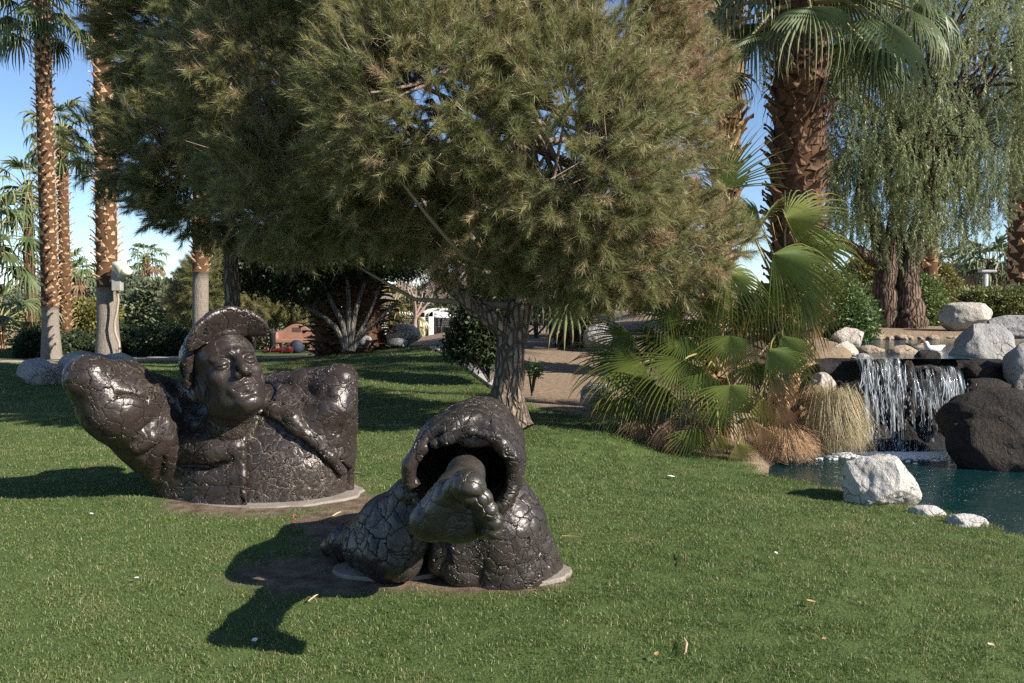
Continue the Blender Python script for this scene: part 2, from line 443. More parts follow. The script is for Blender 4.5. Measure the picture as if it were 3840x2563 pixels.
def lawn():
    protos = [grass_proto(i) for i in range(6)]
    Ps = []; S = []
    for y0, y1, den, sc in ((2.0, 6.5, 190, 1.0), (6.5, 12.5, 130, 1.15), (12.5, 26, 36, 1.9)):
        x0, x1 = -0.66 * y1 - 0.8, min(0.66 * y1 + 0.8, 7.0)
        n = int((x1 - x0) * (y1 - y0) * den)
        x = rng.uniform(x0, x1, n); y = rng.uniform(y0, y1, n)
        k = (np.abs(x) < 0.66 * y + 0.8) & (polysd(LAWN, x, y) < 0.03); x, y = x[k], y[k]
        bb = bare(x, y); pt = vnoise(np.stack([x * 1.3, y * 1.3, x * 0 + 5], -1)) 
        k = (rng.rand(len(x)) > bb * 0.97) ; x, y, bb = x[k], y[k], bb[k]
        Ps.append(np.stack([x, y, terr(x, y)], -1)); S.append(sc * rng.uniform(0.75, 1.2, len(x)) * (1 - 0.45 * bb))
    P = np.concatenate(Ps); S = np.concatenate(S); n = len(P)
    rot = np.stack([rng.normal(0, 0.06, n), rng.normal(0, 0.06, n), rng.uniform(0, 6.283, n)], -1)
    ti = 0.42 + 0.28 * vnoise(P * 0.7) + 0.12 * vnoise(P * 4.5) + rng.normal(0, 0.13, n) + 0.35 * bare(P[:, 0], P[:, 1])
    dead = vnoise(np.stack([P[:, 0] * 2.3, P[:, 1] * 2.3, P[:, 0] * 0 + 3], -1))
    ti = ti + np.clip(dead - 0.36, 0, 1) * 1.0
    ti = np.where(rng.rand(n) < 0.012, 0.95, np.clip(ti, 0, 0.9))
    o = scatter('lawn_grass', protos, P, rot, S, ti, rng.randint(0, 6, n)); o['kind'] = 'stuff'
    tag(o, 'short mown green grass covering the lawn', 'grass')
lawn()
# ------------------------------------------------------------------ water
def water_mat(name, deep, bs, bstr, speck=0.0):
    t = NT(name, 0.04, 0.5, deep); c = t.coord()
    n = t.math('ADD', t.noise(c, bs, 4, 0.6, 0.6), t.math('MULTIPLY', t.noise(c, bs * 3.3, 3), 0.35))
    t.bump(n, bstr, 0.03)
    if speck:
        v = t.n('TexVoronoi', i_Vector=c, i_Scale=26.0, i_Randomness=1.0).outputs['Distance']
        f = t.math('MULTIPLY', t.math('LESS_THAN', v, 0.13), t.ramp(t.noise(c, 1.6, 3), [(0.42, 0.0), (0.62, 1.0)]))
        t.set('Base Color', t.mix(f, deep, (0.55, 0.6, 0.6)))
        t.set('Roughness', t.math('MULTIPLY_ADD', f, 0.5, 0.04))
    return t.m
def sheet(name, poly, z, mat, step=0.25, grow_=0.35):
    x0, y0 = poly.min(0) - 0.6; x1, y1 = poly.max(0) + 0.6
    xs = np.arange(x0, x1, step); ys = np.arange(y0, y1, step)
    X, Y = np.meshgrid(xs, ys, indexing='ij'); D = polysd(poly, X, Y); I = np.arange(X.size).reshape(X.shape)
    F = np.stack([I[:-1, :-1], I[1:, :-1], I[1:, 1:], I[:-1, 1:]], -1).reshape(-1, 4)
    F = F[(D.ravel()[F] < grow_).all(1)]
    o = obj(name, mesh(name, np.stack([X, Y, X * 0 + z], -1), F, mat)); o['kind'] = 'structure'; return o
sheet('pond_water', POND, ZW, water_mat('pond_water', (0.004, 0.026, 0.027), 5.0, 0.4, 1.0))
sheet('upper_pond_water', UPPER, ZU, water_mat('upper_water', (0.008, 0.045, 0.06), 6.0, 0.4), 0.2, 0.15)
# ------------------------------------------------------------------ boulders
def rock_mat(name, a, b, c2, wet=0.0):
    t = NT(name, 0.85 - 0.45 * wet, 0.25 + 0.3 * wet); c = t.coord()
    n1 = t.noise(c, 2.0, 6, 0.65); n2 = t.noise(c, 16, 6, 0.7); n3 = t.noise(c, 110, 3)
    col = t.mix(t.ramp(n1, [(0.35, 0.0), (0.65, 1.0)]), a, b)
    col = t.mix(t.ramp(n2, [(0.45, 0.0), (0.75, 0.7)]), col, c2)
    col = t.mix(t.ramp(n3, [(0.55, 0.0), (0.7, 0.28)]), col, tuple(x * 0.5 for x in a))
    cv = t.n('TexVoronoi', feature='DISTANCE_TO_EDGE', i_Vector=t.n('VectorMath', operation='MULTIPLY_ADD', i_0=t.n('TexNoise', i_Vector=c, i_Scale=3.0).outputs['Color'], i_1=(0.8, 0.8, 0.8), i_2=c).outputs[0], i_Scale=1.7).outputs['Distance']
    ck = t.ramp(cv, [(0.0, 1.0), (0.022, 0.0)]); ck = t.math('MULTIPLY', ck, t.ramp(n1, [(0.45, 0.0), (0.6, 0.8)]))
    col = t.mix(ck, col, tuple(x * 0.3 for x in a)); col = t.mix(t.ramp(t.noise(c, 1.1, 3), [(0.55, 0.0), (0.75, 0.45)]), col, tuple(x * y for x, y in zip(a, (0.62, 0.52, 0.42))))
    t.set('Base Color', col)
    n1 = t.math('SUBTRACT', n1, t.math('MULTIPLY', ck, 0.4))
    t.bump(t.math('ADD', t.math('MULTIPLY', n2, 0.8), t.math('MULTIPLY_ADD', n3, 0.15, n1)), 0.8, 0.08)
    return t.m
M_ROCK = rock_mat('granite_pale', (0.44, 0.39, 0.33), (0.56, 0.51, 0.44), (0.36, 0.30, 0.24))
M_ROCKG = rock_mat('granite_grey', (0.31, 0.295, 0.285), (0.42, 0.40, 0.385), (0.22, 0.20, 0.18))
M_ROCKW = rock_mat('granite_white', (0.50, 0.47, 0.43), (0.60, 0.57, 0.52), (0.38, 0.34, 0.29))
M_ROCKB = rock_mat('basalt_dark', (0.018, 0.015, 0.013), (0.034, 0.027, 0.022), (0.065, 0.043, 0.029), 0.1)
M_ROCKT = rock_mat('rock_tan', (0.36, 0.27, 0.19), (0.46, 0.36, 0.27), (0.28, 0.20, 0.14))
_ico = {}
def ico(n):
    if n not in _ico:
        bm = bmesh.new(); bmesh.ops.create_icosphere(bm, subdivisions=n, radius=1)
        _ico[n] = (np.array([v.co[:] for v in bm.verts], np.float32), np.array([[v.index for v in f.verts] for f in bm.faces])); bm.free()
    return _ico[n]
def boulder(name, label, box, y, mat, seed=0, depth=0.8, cuts=9, sharp=0.35, sub=5, boxy=0.0, group='boulders around the park and pond', sink=0.12, cat='boulder', tiltz=0.0):
    """box = pixel bounds it fills when seen from the photograph's place; real radius follows from its depth"""
    p0 = at(box[0], box[3], y); p1 = at(box[2], box[1], y)
    c = (p0 + p1) / 2; rx = (p1.x - p0.x) / 2; rz = (p1.z - p0.z) / 2; ry = rx * depth
    V, F = ico(sub); V = V.copy(); rs = np.random.RandomState(seed)
    if boxy: 
        m = np.abs(V).max(1, keepdims=True); V = V * (1 - boxy) + V / m * 0.86 * boxy
    for i in range(cuts):
        n = rs.normal(size=3); n /= np.linalg.norm(n); o = rs.uniform(0.62, 0.92)
        d = V @ n - o; k = d > 0; V[k] -= (d[k] * (1 - sharp * 0.15))[:, None] * n
    V += (V / np.linalg.norm(V, axis=1, keepdims=True)) * (fbm(V + seed * 3.1, 1.3, 3) * 0.10 + fbm(V + seed, 5.0, 3) * 0.025)[:, None]
    V -= (V.max(0) + V.min(0)) / 2; V /= (V.max(0) - V.min(0)) / 2
    V[:, 2] = np.where(V[:, 2] < 0, V[:, 2] * (1 + sink), V[:, 2])
    V *= np.array((rx, ry, rz)); 
    o = obj(name, mesh(name, V, F, mat, True), None, c)
    if tiltz: o.rotation_euler.z = tiltz
    tag(o, label, cat, group); return o
# ------------------------------------------------------------------ bronze
def bronze(name, cell=9.0, dust=0.5, crack=0.011, tint=(0.031, 0.0225, 0.019), soft=None, lump=0.007):
    t = NT(name, 0.38, 0.45); c = t.coord()
    w = t.n('TexNoise', i_Vector=c, i_Scale=6.5, i_Detail=3.0)
    cw = t.n('VectorMath', operation='MULTIPLY_ADD', i_0=w.outputs['Color'], i_1=(0.16, 0.16, 0.16), i_2=c).outputs[0]
    vo = t.n('TexVoronoi', feature='DISTANCE_TO_EDGE', i_Vector=cw, i_Scale=cell, i_Randomness=1.0).outputs['Distance']
    v2 = t.n('TexVoronoi', feature='DISTANCE_TO_EDGE', i_Vector=cw, i_Scale=cell * 2.1, i_Randomness=1.0).outputs['Distance']
    big = t.noise(c, 2.2, 3)
    fine = t.noise(c, 60, 5); mid = t.noise(c, 14, 4)
    thr = t.math('MULTIPLY_ADD', t.noise(c, 4.0, 2), 0.085, -0.014)
    c1 = t.math('DIVIDE', vo, t.math('MAXIMUM', thr, 0.009), clamp=True)
    keep = t.ramp(t.noise(c, 3.1, 2), [(0.50, 1.0), (0.62, 0.0)])
    c2 = t.math('MAXIMUM', t.math('DIVIDE', v2, 0.055, clamp=True), keep)
    gap = t.math('MULTIPLY', t.math('POWER', c1, 0.8), t.math('MULTIPLY_ADD', c2, 0.6, 0.4))
    h = t.math('MULTIPLY', gap, crack)
    dome = t.math('MULTIPLY', t.math('MINIMUM', vo, 0.3), 0.012)
    h = t.math('ADD', h, dome)
    h = t.math('ADD', h, t.math('MULTIPLY', mid, lump))
    h = t.math('ADD', h, t.math('MULTIPLY', fine, 0.0022))
    if soft is not None:
        zz = t.n('SeparateXYZ', i_0=c).outputs[2]
        h = t.math('MULTIPLY', h, t.ramp(zz, [(soft - 0.06, 1.0), (soft + 0.04, 0.16)]))
    dn = t.n('Displacement', i_Height=h, i_Midlevel=0.0, i_Scale=1.0)
    t.t.links.new(dn.outputs[0], t.out.inputs['Displacement'])
    t.m.displacement_method = 'BOTH'
    base = t.mix(t.ramp(big, [(0.35, 0.0), (0.65, 1.0)]), tint, tuple(x * 1.5 for x in tint))
    base = t.mix(t.ramp(mid, [(0.45, 0.0), (0.8, 0.5)]), base, (0.055, 0.045, 0.036))
    base = t.mix(t.ramp(gap, [(0.0, 0.75), (0.7, 0.0)]), base, tuple(x * 0.25 for x in tint))
    # dust caught in the cracks, more on upward faces
    nz = t.n('SeparateXYZ', i_0=t.n('NewGeometry').outputs['Normal']).outputs[2]
    up = t.ramp(nz, [(0.15, 0.25), (0.75, 1.0)])
    df = t.math('MULTIPLY', t.math('SUBTRACT', 1.0, t.math('POWER', gap, 1.6)), t.math('MULTIPLY', up, dust))
    speck = t.math('MULTIPLY', t.ramp(fine, [(0.62, 0.0), (0.72, 1.0)]), t.math('MULTIPLY', up, dust * 0.7))
    df = t.math('MAXIMUM', df, speck)
    if soft is not None: df = t.math('MULTIPLY', df, t.ramp(zz, [(soft - 0.06, 1.0), (soft + 0.04, 0.3)]))
    t.set('Base Color', t.mix(df, base, (0.28, 0.235, 0.18)))
    t.set('Roughness', t.math('MULTIPLY_ADD', mid, 0.28, t.math('MULTIPLY_ADD', df, 0.5, 0.20)))
    t.set('Metallic', t.math('MULTIPLY_ADD', df, -0.25, 0.25))
    t.set('Coat Weight', 0.10); t.set('Coat Roughness', 0.3)
    return t.m
# ------------------------------------------------------------------ statue of the reclining man
C1 = lambda cx, cy: (53.33 + cx * 0.15305, 293.33 + cy * 0.15305)
def W(cx, cy, y): return np.array(at(*C1(cx, cy), y), np.float32)
U = 0.0338                                             # metres per "human centimetre" of the head
def rot_head():
    yaw, pit, rol = R(-37), R(13), R(12)
    # local: x to the viewer's right, y out of the face, z up.  face first points at the viewer (-Y)
    B = Matrix(((1, 0, 0), (0, -1, 0), (0, 0, 1)))      # local y -> world -Y (mirrored x keeps the viewer's right)
    yawm = Matrix.Rotation(-yaw, 3, 'Z')
    pitm = Matrix.Rotation(-pit, 3, 'X')
    rolm = Matrix.Rotation(rol * -1, 3, 'Y')
    return np.array(rolm @ yawm @ pitm @ B, np.float32)
HM = rot_head()
EYE = W(1190, 445, 6.50)
HC = EYE - HM @ np.array((0, 7.2 * U, 0), np.float32)
def hl(P): return ((P - HC) @ HM) / U                   # world -> head-local centimetres
def sgnx(Q): A = Q.copy(); A[:, 0] = np.abs(A[:, 0]); return A
def f_head(P):
    Q = hl(P); Q[:, 0] *= 1.08; A = sgnx(Q)
    d = s_ell(Q, (0, -1.5, 2.5), (7.9, 9.4, 8.8))
    d = smin(d, s_ell(Q, (0, 1.8, -4.2), (6.3, 6.9, 8.2)), 2.2)
    d = smin(d, s_cap(A, (5.0, -0.5, -7.6), (1.2, 7.2, -9.9), 2.2, 1.9), 2.5)
    d = smin(d, s_ell(Q, (0, 8.1, -10.0), (2.5, 2.0, 2.0)), 1.6)
    d = smin(d, s_ell(A, (4.4, 5.3, -2.4), (2.0, 2.0, 1.7)), 1.2)
    d = smin(d, s_cap(A, (0.8, 8.35, 1.9), (4.9, 6.5, 1.7), 0.95, 0.8), 0.9)
    d = smax(d, -s_ell(A, (3.3, 9.6, -0.2), (2.0, 2.0, 1.55)), 1.2)
    d = smin(d, s_ell(A, (3.3, 6.9, -0.15), (1.75, 1.65, 1.35)), 0.35)
    d = smax(d, -s_cap(A, (1.9, 8.7, -0.75), (4.8, 7.9, -0.7), 0.28), 0.35)
    d = smin(d, s_cap(Q, (0, 8.3, 1.4), (0, 11.2, -3.3), 0.75, 1.05), 0.7)
    d = smin(d, s_ell(A, (1.35, 9.6, -3.75), (0.85, 1.15, 0.8)), 0.45)
    d = smax(d, -s_ell(A, (0.85, 10.3, -4.5), (0.55, 0.8, 0.5)), 0.4)
    d = smin(d, s_ell(Q, (0, 7.4, -6.4), (3.6, 2.0, 2.6)), 1.2)
    d = smin(d, s_cap(A, (0.35, 9.25, -5.8), (2.5, 8.2, -6.35), 0.6, 0.38), 0.35)
    d = smin(d, s_cap(A, (0.0, 9.1, -7.2), (2.1, 8.2, -6.95), 0.72, 0.42), 0.35)
    d = smax(d, -s_cap(A, (0.0, 9.95, -6.5), (2.8, 8.6, -6.6), 0.24, 0.22), 0.3)
    d = smax(d, -s_ell(Q, (0, 9.6, -8.5), (1.9, 0.8, 0.45)), 0.8)
    ear = s_ell(A, (7.3, -0.9, -2.8), (1.3, 2.3, 3.6))
    ear = smax(ear, -s_ell(A, (8.7, -0.5, -2.6), (1.2, 1.35, 2.5)), 0.5)
    d = smin(d, ear, 0.6)
    d = smin(d, s_cap(Q, (0, -2.5, -7), (-1.5, -5.5, -12), 5.4, 5.6), 2.0)
    return d * U
ZT = [-0.25, 0.0, 0.28, 0.50, 0.66, 0.80, 0.90]
def f_torso(P, g=0.0):
    return s_loft(P, ZT, [-2.06, -2.06, -2.05, -2.03, -2.0, -1.98, -1.95], [7.0, 7.0, 7.03, 7.08, 7.11, 7.15, 7.18],
                  [0.74 + g, 0.74 + g, 0.725 + g, 0.69 + g, 0.62 + g, 0.45 + g, 0.2], [0.52 + g, 0.50 + g, 0.485 + g, 0.475 + g, 0.44 + g, 0.30 + g, 0.10])
def f_body(P):
    d = f_torso(P, -0.080)
    chest = s_ell(P, W(1580, 1150, 7.02), (0.34, 0.31, 0.36)) 
    d = smin(d, chest, 0.15)
    d = smin(d, s_cap(P, W(1290, 880, 6.98), W(1230, 760, 6.92), 0.21, 0.18), 0.12)
    d = smin(d, f_head(P), 0.05)
    d = np.maximum(d, -0.03 - P[:, 2])
    return d + 0.006 * fbm(P, 5.0, 2)
EL, ER = W(228, 548, 6.36), W(1880, 575, 7.02)
def f_arms(P):
    l = s_chain(P, [EL, W(390, 740, 6.48), W(680, 985, 6.82)], [0.125, 0.205, 0.25], 0.16)
    lf = s_chain(P, [EL, W(460, 585, 6.68), W(700, 680, 7.0), W(880, 680, 7.38)], [0.12, 0.15, 0.15, 0.11], 0.08)
    l = smin(l, lf, 0.14)
    l = smin(l, s_ell(P, W(530, 690, 6.62), (0.22, 0.17, 0.16)), 0.14)
    l = smin(l, s_ell(P, W(640, 880, 6.76), (0.25, 0.22, 0.25)), 0.14)
    l = smin(l, s_cap(P, W(700, 1050, 6.88), W(845, 1330, 6.88), 0.15, 0.13), 0.14)
    l = smin(l, s_cap(P, W(740, 740, 7.12), W(900, 830, 7.05), 0.13, 0.14), 0.10)
    r = s_chain(P, [ER, W(1815, 740, 6.98), W(1740, 1000, 7.02)], [0.125, 0.185, 0.22], 0.12)
    rf = s_chain(P, [ER, W(1640, 610, 7.12), W(1320, 660, 7.40)], [0.12, 0.13, 0.12], 0.05)
    r = smin(r, rf, 0.05)
    r = smax(r, -s_cap(P, W(1660, 650, 6.86), W(1760, 640, 6.80), 0.06, 0.05), 0.05)
    return np.minimum(l, r)
OPEN = np.array([(1252, 1480), (1252, 830), (1340, 780), (1480, 850), (1660, 975), (1840, 1130), (1925, 1240), (2060, 1480)], float)
def f_poly(P):
    # screen-independent: opening drawn on the torso's front, as a prism along Y through the front surface
    q = np.array([W(x, y, 6.62)[[0, 2]] for x, y in OPEN]); x = P[:, 0]; z = P[:, 2]
    d = np.full(len(P), 9.0, np.float32); s = np.zeros(len(P), bool); n = len(q)
    for i in range(n):
        a, b = q[i], q[(i + 1) % n]; e = b - a; w = np.stack([x - a[0], z - a[1]], 1)
        t = np.clip((w @ e) / (e @ e), 0, 1); v = w - t[:, None] * e
        d = np.minimum(d, (v ** 2).sum(1))
        c = ((a[1] <= z) & (b[1] > z)) | ((b[1] <= z) & (a[1] > z))
        xi = a[0] + (z - a[1]) / (e[1] if abs(e[1]) > 1e-9 else 1e-9) * e[0]
        s ^= c & (x < xi)
    d = np.sqrt(d); return np.where(s, -d, d)
def f_jbase(P): return smin(f_torso(P, 0.0), f_arms(P), 0.13)
def sp(cx, cy, off=0.0):
    p = trace(f_jbase, *C1(cx, cy)); v = np.array([0, 0, CAM_H]) - p; return (p + v / np.linalg.norm(v) * off).astype(np.float32)
JP = {}
def jp(cx, cy, off=0.0):
    k = (cx, cy, off)
    if k not in JP: JP[k] = sp(cx, cy, off)
    return JP[k]
def f_jacket(P):
    d = f_jbase(P)
    # pocket flap and panel on the breast
    d = smin(d, s_chain(P, [jp(930, 1010, -0.06), jp(1080, 1020, -0.06), jp(1180, 1010, -0.06)], [0.125, 0.135, 0.11], 0.05), 0.03)
    d = smax(d, -s_chain(P, [jp(840, 1125, 0.01), jp(1000, 1135, 0.01), jp(1190, 1105, 0.01)], [0.028, 0.045, 0.018], 0.02), 0.02)
    # folds at the armpit and sleeves
    for a, b, r in (((600, 1060), (680, 980), 0.028), ((560, 900), (640, 840), 0.016), ((420, 660), (600, 690), 0.016), ((690, 1190), (720, 1060), 0.025), 
                    ((1700, 700), (1830, 690), 0.022), ((1880, 880), (1840, 1010), 0.014)):
        d = smax(d, -s_cap(P, jp(*a), jp(*b), r, r * 0.5), 0.04)
    for a, b, r in (((540, 1000), (640, 950), 0.03),):
        d = smin(d, s_cap(P, jp(*a), jp(*b), r, r * 0.7), 0.05)
    # front opening
    op = np.maximum(f_poly(P), P[:, 1] - 7.02)
    d = smax(d, -op, 0.02)
    neck = s_ell(P, W(1250, 690, 6.95), (0.27, 0.24, 0.24))
    d = smax(d, -neck, 0.03)
    # rolled edges, collar
    e = s_chain(P, [jp(1243, 1395, -0.015), jp(1240, 1200, -0.012), jp(1238, 1000, -0.01), jp(1225, 880, -0.01)], [0.02, 0.014, 0.014, 0.016], 0.02)
    d = smin(d, e, 0.02)
    cl = s_chain(P, [jp(950, 870, -0.01), jp(1060, 830, 0.0), jp(1180, 840, 0.0), jp(1228, 900, -0.01)], [0.045, 0.055, 0.05, 0.02], 0.04)
    d = smin(d, cl, 0.03)
    cl = s_chain(P, [W(760, 800, 7.0), W(840, 800, 6.85), W(930, 860, 6.74)], [0.045, 0.05, 0.035], 0.04)
    d = smin(d, cl, 0.04)
    cr = s_chain(P, [W(1375, 800, 6.83), W(1450, 775, 6.78), jp(1560, 815, -0.01), jp(1600, 880, -0.01), jp(1700, 965, -0.012), jp(1810, 1070, -0.012), jp(1890, 1165, -0.015)],
                 [0.045, 0.058, 0.055, 0.042, 0.032, 0.030, 0.024], 0.04)
    d = smin(d, cr, 0.025)
    d = np.maximum(d, -0.03 - P[:, 2])
    return d + 0.010 * fbm(P, 4.0, 3)
def f_cap(P):
    Q = hl(P)
    d = s_ell(Q, (0, -2.3, 3.0), (8.7, 10.3, 9.3))
    cut = (Q[:, 2] - 3.9) * 0.86 + (Q[:, 1] + 2.0) * -0.30
    d = smax(d, -cut, 0.8)
    d = smax(d, -s_ell(Q, (0, -1.5, 2.3), (8.0, 9.5, 8.9)), 0.3)
    # band with a gap edge in front of the ear
    d = smin(d, s_chain(Q, [(-8.0, 1.0, 4.5), (-8.6, -2.2, -1.0)], [0.8, 0.6], 0.5), 0.9)
    # visor
    ang = R(36); by, bz = math.cos(ang), math.sin(ang)
    v = Q - np.array((0, 6.3, 7.7), np.float32)
    u = v[:, 1] * by + v[:, 2] * bz; n = -v[:, 1] * bz + v[:, 2] * by; x = v[:, 0]
    n = n + 0.028 * x * x - 0.02 * u * u
    k = (np.sqrt((x / 9.2) ** 2 + ((u + 0.8) / 6.4) ** 2 + 1e-6) - 1) * 7.0
    br = smax(np.maximum(k, -u - 1.5), np.abs(n) - 0.38, 0.4)
    d = smin(d, br, 0.9)
    return d * U + 0.004 * fbm(P, 7.0, 2)
BZ_CHEST = bronze('bronze_chest', 11.5, 1.0, 0.009, soft=0.72)
BZ_JACKET = bronze('bronze_jacket', 8.0, 0.35, 0.010)
BZ_CAP = bronze('bronze_cap', 8.5, 0.45, 0.010)
def statue_part(name, f, lo, hi, h, lv, m, parent, base):
    V, F = sculpt(f, lo, hi, h, lv)
    o = obj(name, mesh(name, V - np.asarray(base, np.float32), F, m, True), parent); return o
SB = (-2.0, 7.0, 0.0)
statue = thing('man_statue', 'cracked dark bronze statue of a resting man in a cap, arms folded behind his head', 'statue', SB)
statue_part('body', f_body, (-2.9, 6.1, -0.05), (-1.1, 7.7, 1.55), 0.017, 1, BZ_CHEST, statue, SB)
statue_part('jacket', f_jacket, (-3.7, 5.9, -0.05), (-1.0, 7.8, 1.3), 0.019, 1, BZ_JACKET, statue, SB)
statue_part('cap', f_cap, (-2.9, 6.0, 0.6), (-1.4, 7.6, 1.8), 0.016, 1, BZ_CAP, statue, SB)
# ------------------------------------------------------------------ statue of the crossed legs
C2 = lambda cx, cy: (306.67 + cx * 0.14455, 373.33 + cy * 0.14455)
def L(cx, cy, y): return np.array(at(*C2(cx, cy), y), np.float32)
def f_trouser(P):
    # trouser leg lying across, its open end towards the viewer
    d = s_chain(P, [L(1080, 690, 4.28), L(1125, 605, 4.6), L(1205, 500, 5.2), L(1230, 560, 5.7)], [0.272, 0.26, 0.225, 0.17], 0.15)
    d = smax(d, -s_ell(P, L(1065, 700, 4.22), (0.262, 0.6, 0.218)), 0.02)
    d = smin(d, s_chain(P, [L(1130, 430, 4.15), L(1170, 345, 4.7), L(1225, 300, 5.2)], [0.045, 0.06, 0.06], 0.05), 0.14)
    # cut the rim with a slanted plane
    n = np.array((0.10, -1.0, 0.12), np.float32); n /= np.linalg.norm(n)
    wav = 0.05 * np.sin(7 * np.arctan2(P[:, 2] - 0.66, P[:, 0] + 0.3)) * 0.4
    d = smax(d, (P - L(1080, 690, 4.20)) @ n + wav, 0.02)
    rim = s_chain(P, [L(705, 760, 4.24), L(715, 640, 4.22), L(810, 520, 4.21), L(980, 450, 4.19), L(1130, 395, 4.18), L(1300, 445, 4.19), L(1435, 590, 4.22), L(1440, 750, 4.26), L(1390, 900, 4.29)],
                  [0.012, 0.012, 0.011, 0.012, 0.016, 0.012, 0.011, 0.011, 0.012], 0.02)
    d = smin(d, rim, 0.04)
    # the knee and cloth beneath: two spreading skirts
    d2 = s_chain(P, [L(790, 850, 4.8), L(560, 1040, 4.95), L(290, 1175, 5.15), L(150, 1200, 5.3)], [0.13, 0.135, 0.085, 0.04], 0.1)
    d2 = smin(d2, s_chain(P, [L(690, 1130, 4.78), L(560, 1240, 4.82), L(380, 1225, 4.95)], [0.12, 0.12, 0.09], 0.1), 0.10)
    d2 = smin(d2, s_cap(P, L(700, 1060, 4.72), L(650, 1290, 4.72), 0.07, 0.10), 0.08)
    d2 = smin(d2, s_chain(P, [L(1300, 900, 4.95), L(1330, 1080, 4.9), L(1390, 1330, 4.92)], [0.20, 0.23, 0.27], 0.12), 0.1)
    d2 = smin(d2, s_cap(P, L(1400, 960, 5.0), L(1600, 1370, 5.0), 0.14, 0.12), 0.1)
    d2 = smin(d2, s_cap(P, L(1100, 1080, 4.78), L(1080, 1350, 4.78), 0.10, 0.11), 0.06)
    d2 = smin(d2, s_cap(P, L(960, 1060, 4.80), L(945, 1310, 4.80), 0.08, 0.075), 0.03)
    d2 = smin(d2, s_ell(P, L(1000, 1050, 5.15), (0.45, 0.25, 0.35)), 0.1)
    d2 = smax(d2, -s_chain(P, [L(790, 1130, 4.62), L(780, 1340, 4.62)], [0.04, 0.05], 0.05), 0.04)
    # seam
    d2 = smax(d2, -s_cap(P, L(1360, 985, 4.70), L(1665, 1330, 4.78), 0.012), 0.015)
    d = smin(d, d2, 0.06)
    d = np.maximum(d, -0.03 - P[:, 2])
    return d + 0.010 * fbm(P, 5.0, 3)
def f_foot(P):
    d = s_chain(P, [L(1105, 690, 4.9), L(1100, 700, 4.0), L(1060, 790, 3.62), L(990, 860, 3.54)], [0.085, 0.072, 0.07, 0.08], 0.06)
    heel = s_ell(P, L(850, 1020, 3.52), (0.078, 0.09, 0.072))
    d = smin(d, heel, 0.1)
    d = smin(d, s_cap(P, L(870, 1020, 3.48), L(1020, 1090, 3.43), 0.062, 0.042), 0.05)
    ball = s_chain(P, [L(1020, 850, 3.43), L(1075, 955, 3.42), L(1115, 1055, 3.42)], [0.07, 0.068, 0.05], 0.05)
    d = smin(d, ball, 0.06)
    d = smin(d, s_cap(P, L(960, 930, 3.45), L(1100, 1010, 3.43), 0.066), 0.05)
    d = smax(d, -s_ell(P, L(1010, 1010, 3.31), (0.07, 0.05, 0.06)), 0.06)
    d = smin(d, s_chain(P, [L(1040, 800, 3.38), L(1105, 770, 3.35), L(1125, 790, 3.28)], [0.046, 0.050, 0.058], 0.03), 0.012)
    for (cx, cy, r, y) in ((1205, 872, 0.037, 3.31), (1252, 950, 0.034, 3.31), (1292, 1022, 0.032, 3.32), (1290, 1092, 0.030, 3.33)):
        toe = s_cap(P, L(cx - 75, cy + 5, y + 0.09), L(cx + 4, cy, y - 0.03), r * 0.8, r * 1.02)
        d = smin(d, toe, 0.010)
    d = smax(d, -s_chain(P, [L(1030, 835, 3.24), L(1110, 870, 3.22), L(1170, 850, 3.24)], [0.008, 0.01, 0.008], 0.01), 0.02)
    return d + 0.003 * fbm(P, 8.0, 2)
BZ_LEG = bronze('bronze_trousers', 9.5, 0.30, 0.010, (0.032, 0.025, 0.0215))
BZ_FOOT = bronze('bronze_foot', 9.0, 0.15, 0.0025, (0.034, 0.029, 0.022), lump=0.003)
LB = (-0.35, 4.95, 0.0)
legs = thing('legs_statue', 'cracked dark bronze statue of crossed trouser legs with one bare foot towards the viewer', 'statue', LB)
statue_part('trousers', f_trouser, (-1.5, 3.75, -0.05), (0.6, 6.2, 1.15), 0.018, 1, BZ_LEG, legs, LB)
statue_part('foot', f_foot, (-0.7, 2.95, 0.3), (0.1, 5.05, 1.0), 0.013, 1, BZ_FOOT, legs, LB)
# ------------------------------------------------------------------ boulders, placed from the photograph
boulder('boulder', 'low grey boulder leftmost of the three behind the statue elbow', (20, 358, 62, 390), 16.0, M_ROCKG, 1, 0.8)
boulder('boulder', 'big rounded grey boulder, middle of the three behind the statue elbow', (50, 351, 116, 390), 16.4, M_ROCKG, 2, 0.8, 5)
boulder('boulder', 'pale rounded boulder just behind the raised bronze elbow at left', (98, 353, 138, 382), 17.2, M_ROCK, 3, 0.8, 5)
boulder('boulder', 'flat dark boulder on the lawn before the round dark bush', (131, 357, 152, 366), 24.5, M_ROCKB, 4, 0.8)
boulder('boulder', 'large tan boulder on the dirt mound before the white arches', (386, 324, 421, 346), 23.0, M_ROCK, 5, 0.7, 6)
boulder('boulder', 'shaded boulder at the foot of the skirted palms', (353, 333, 372, 348), 22.5, M_ROCKG, 6)
boulder('boulder', 'small boulder between the skirted palm and the large tan boulder', (378, 334, 389, 345), 23.2, M_ROCKG, 7, 0.8, 7, sub=4)
boulder('boulder', 'low flat boulder in front of the large tan boulder', (387, 338, 408, 347), 22.4, M_ROCKG, 8, 0.8, 7, sub=4)
boulder('boulder', 'grey boulder beside the palm stump near the picnic table', (583, 323, 616, 348), 19.5, M_ROCKG, 9, 0.8, 6)
boulder('boulder', 'shaded boulder on the dirt slope left under the fan palm fronds', (580, 382, 612, 412), 12.3, M_ROCKG, 10)
boulder('boulder', 'pale flat-topped boulder by the left edge of the upper pond', (829, 327, 864, 350), 14.2, M_ROCK, 11, 0.8, 8)
boulder('boulder', 'angular tan boulder left above the waterfall', (820, 341, 859, 378), 12.7, M_ROCK, 22, 0.7, 11)
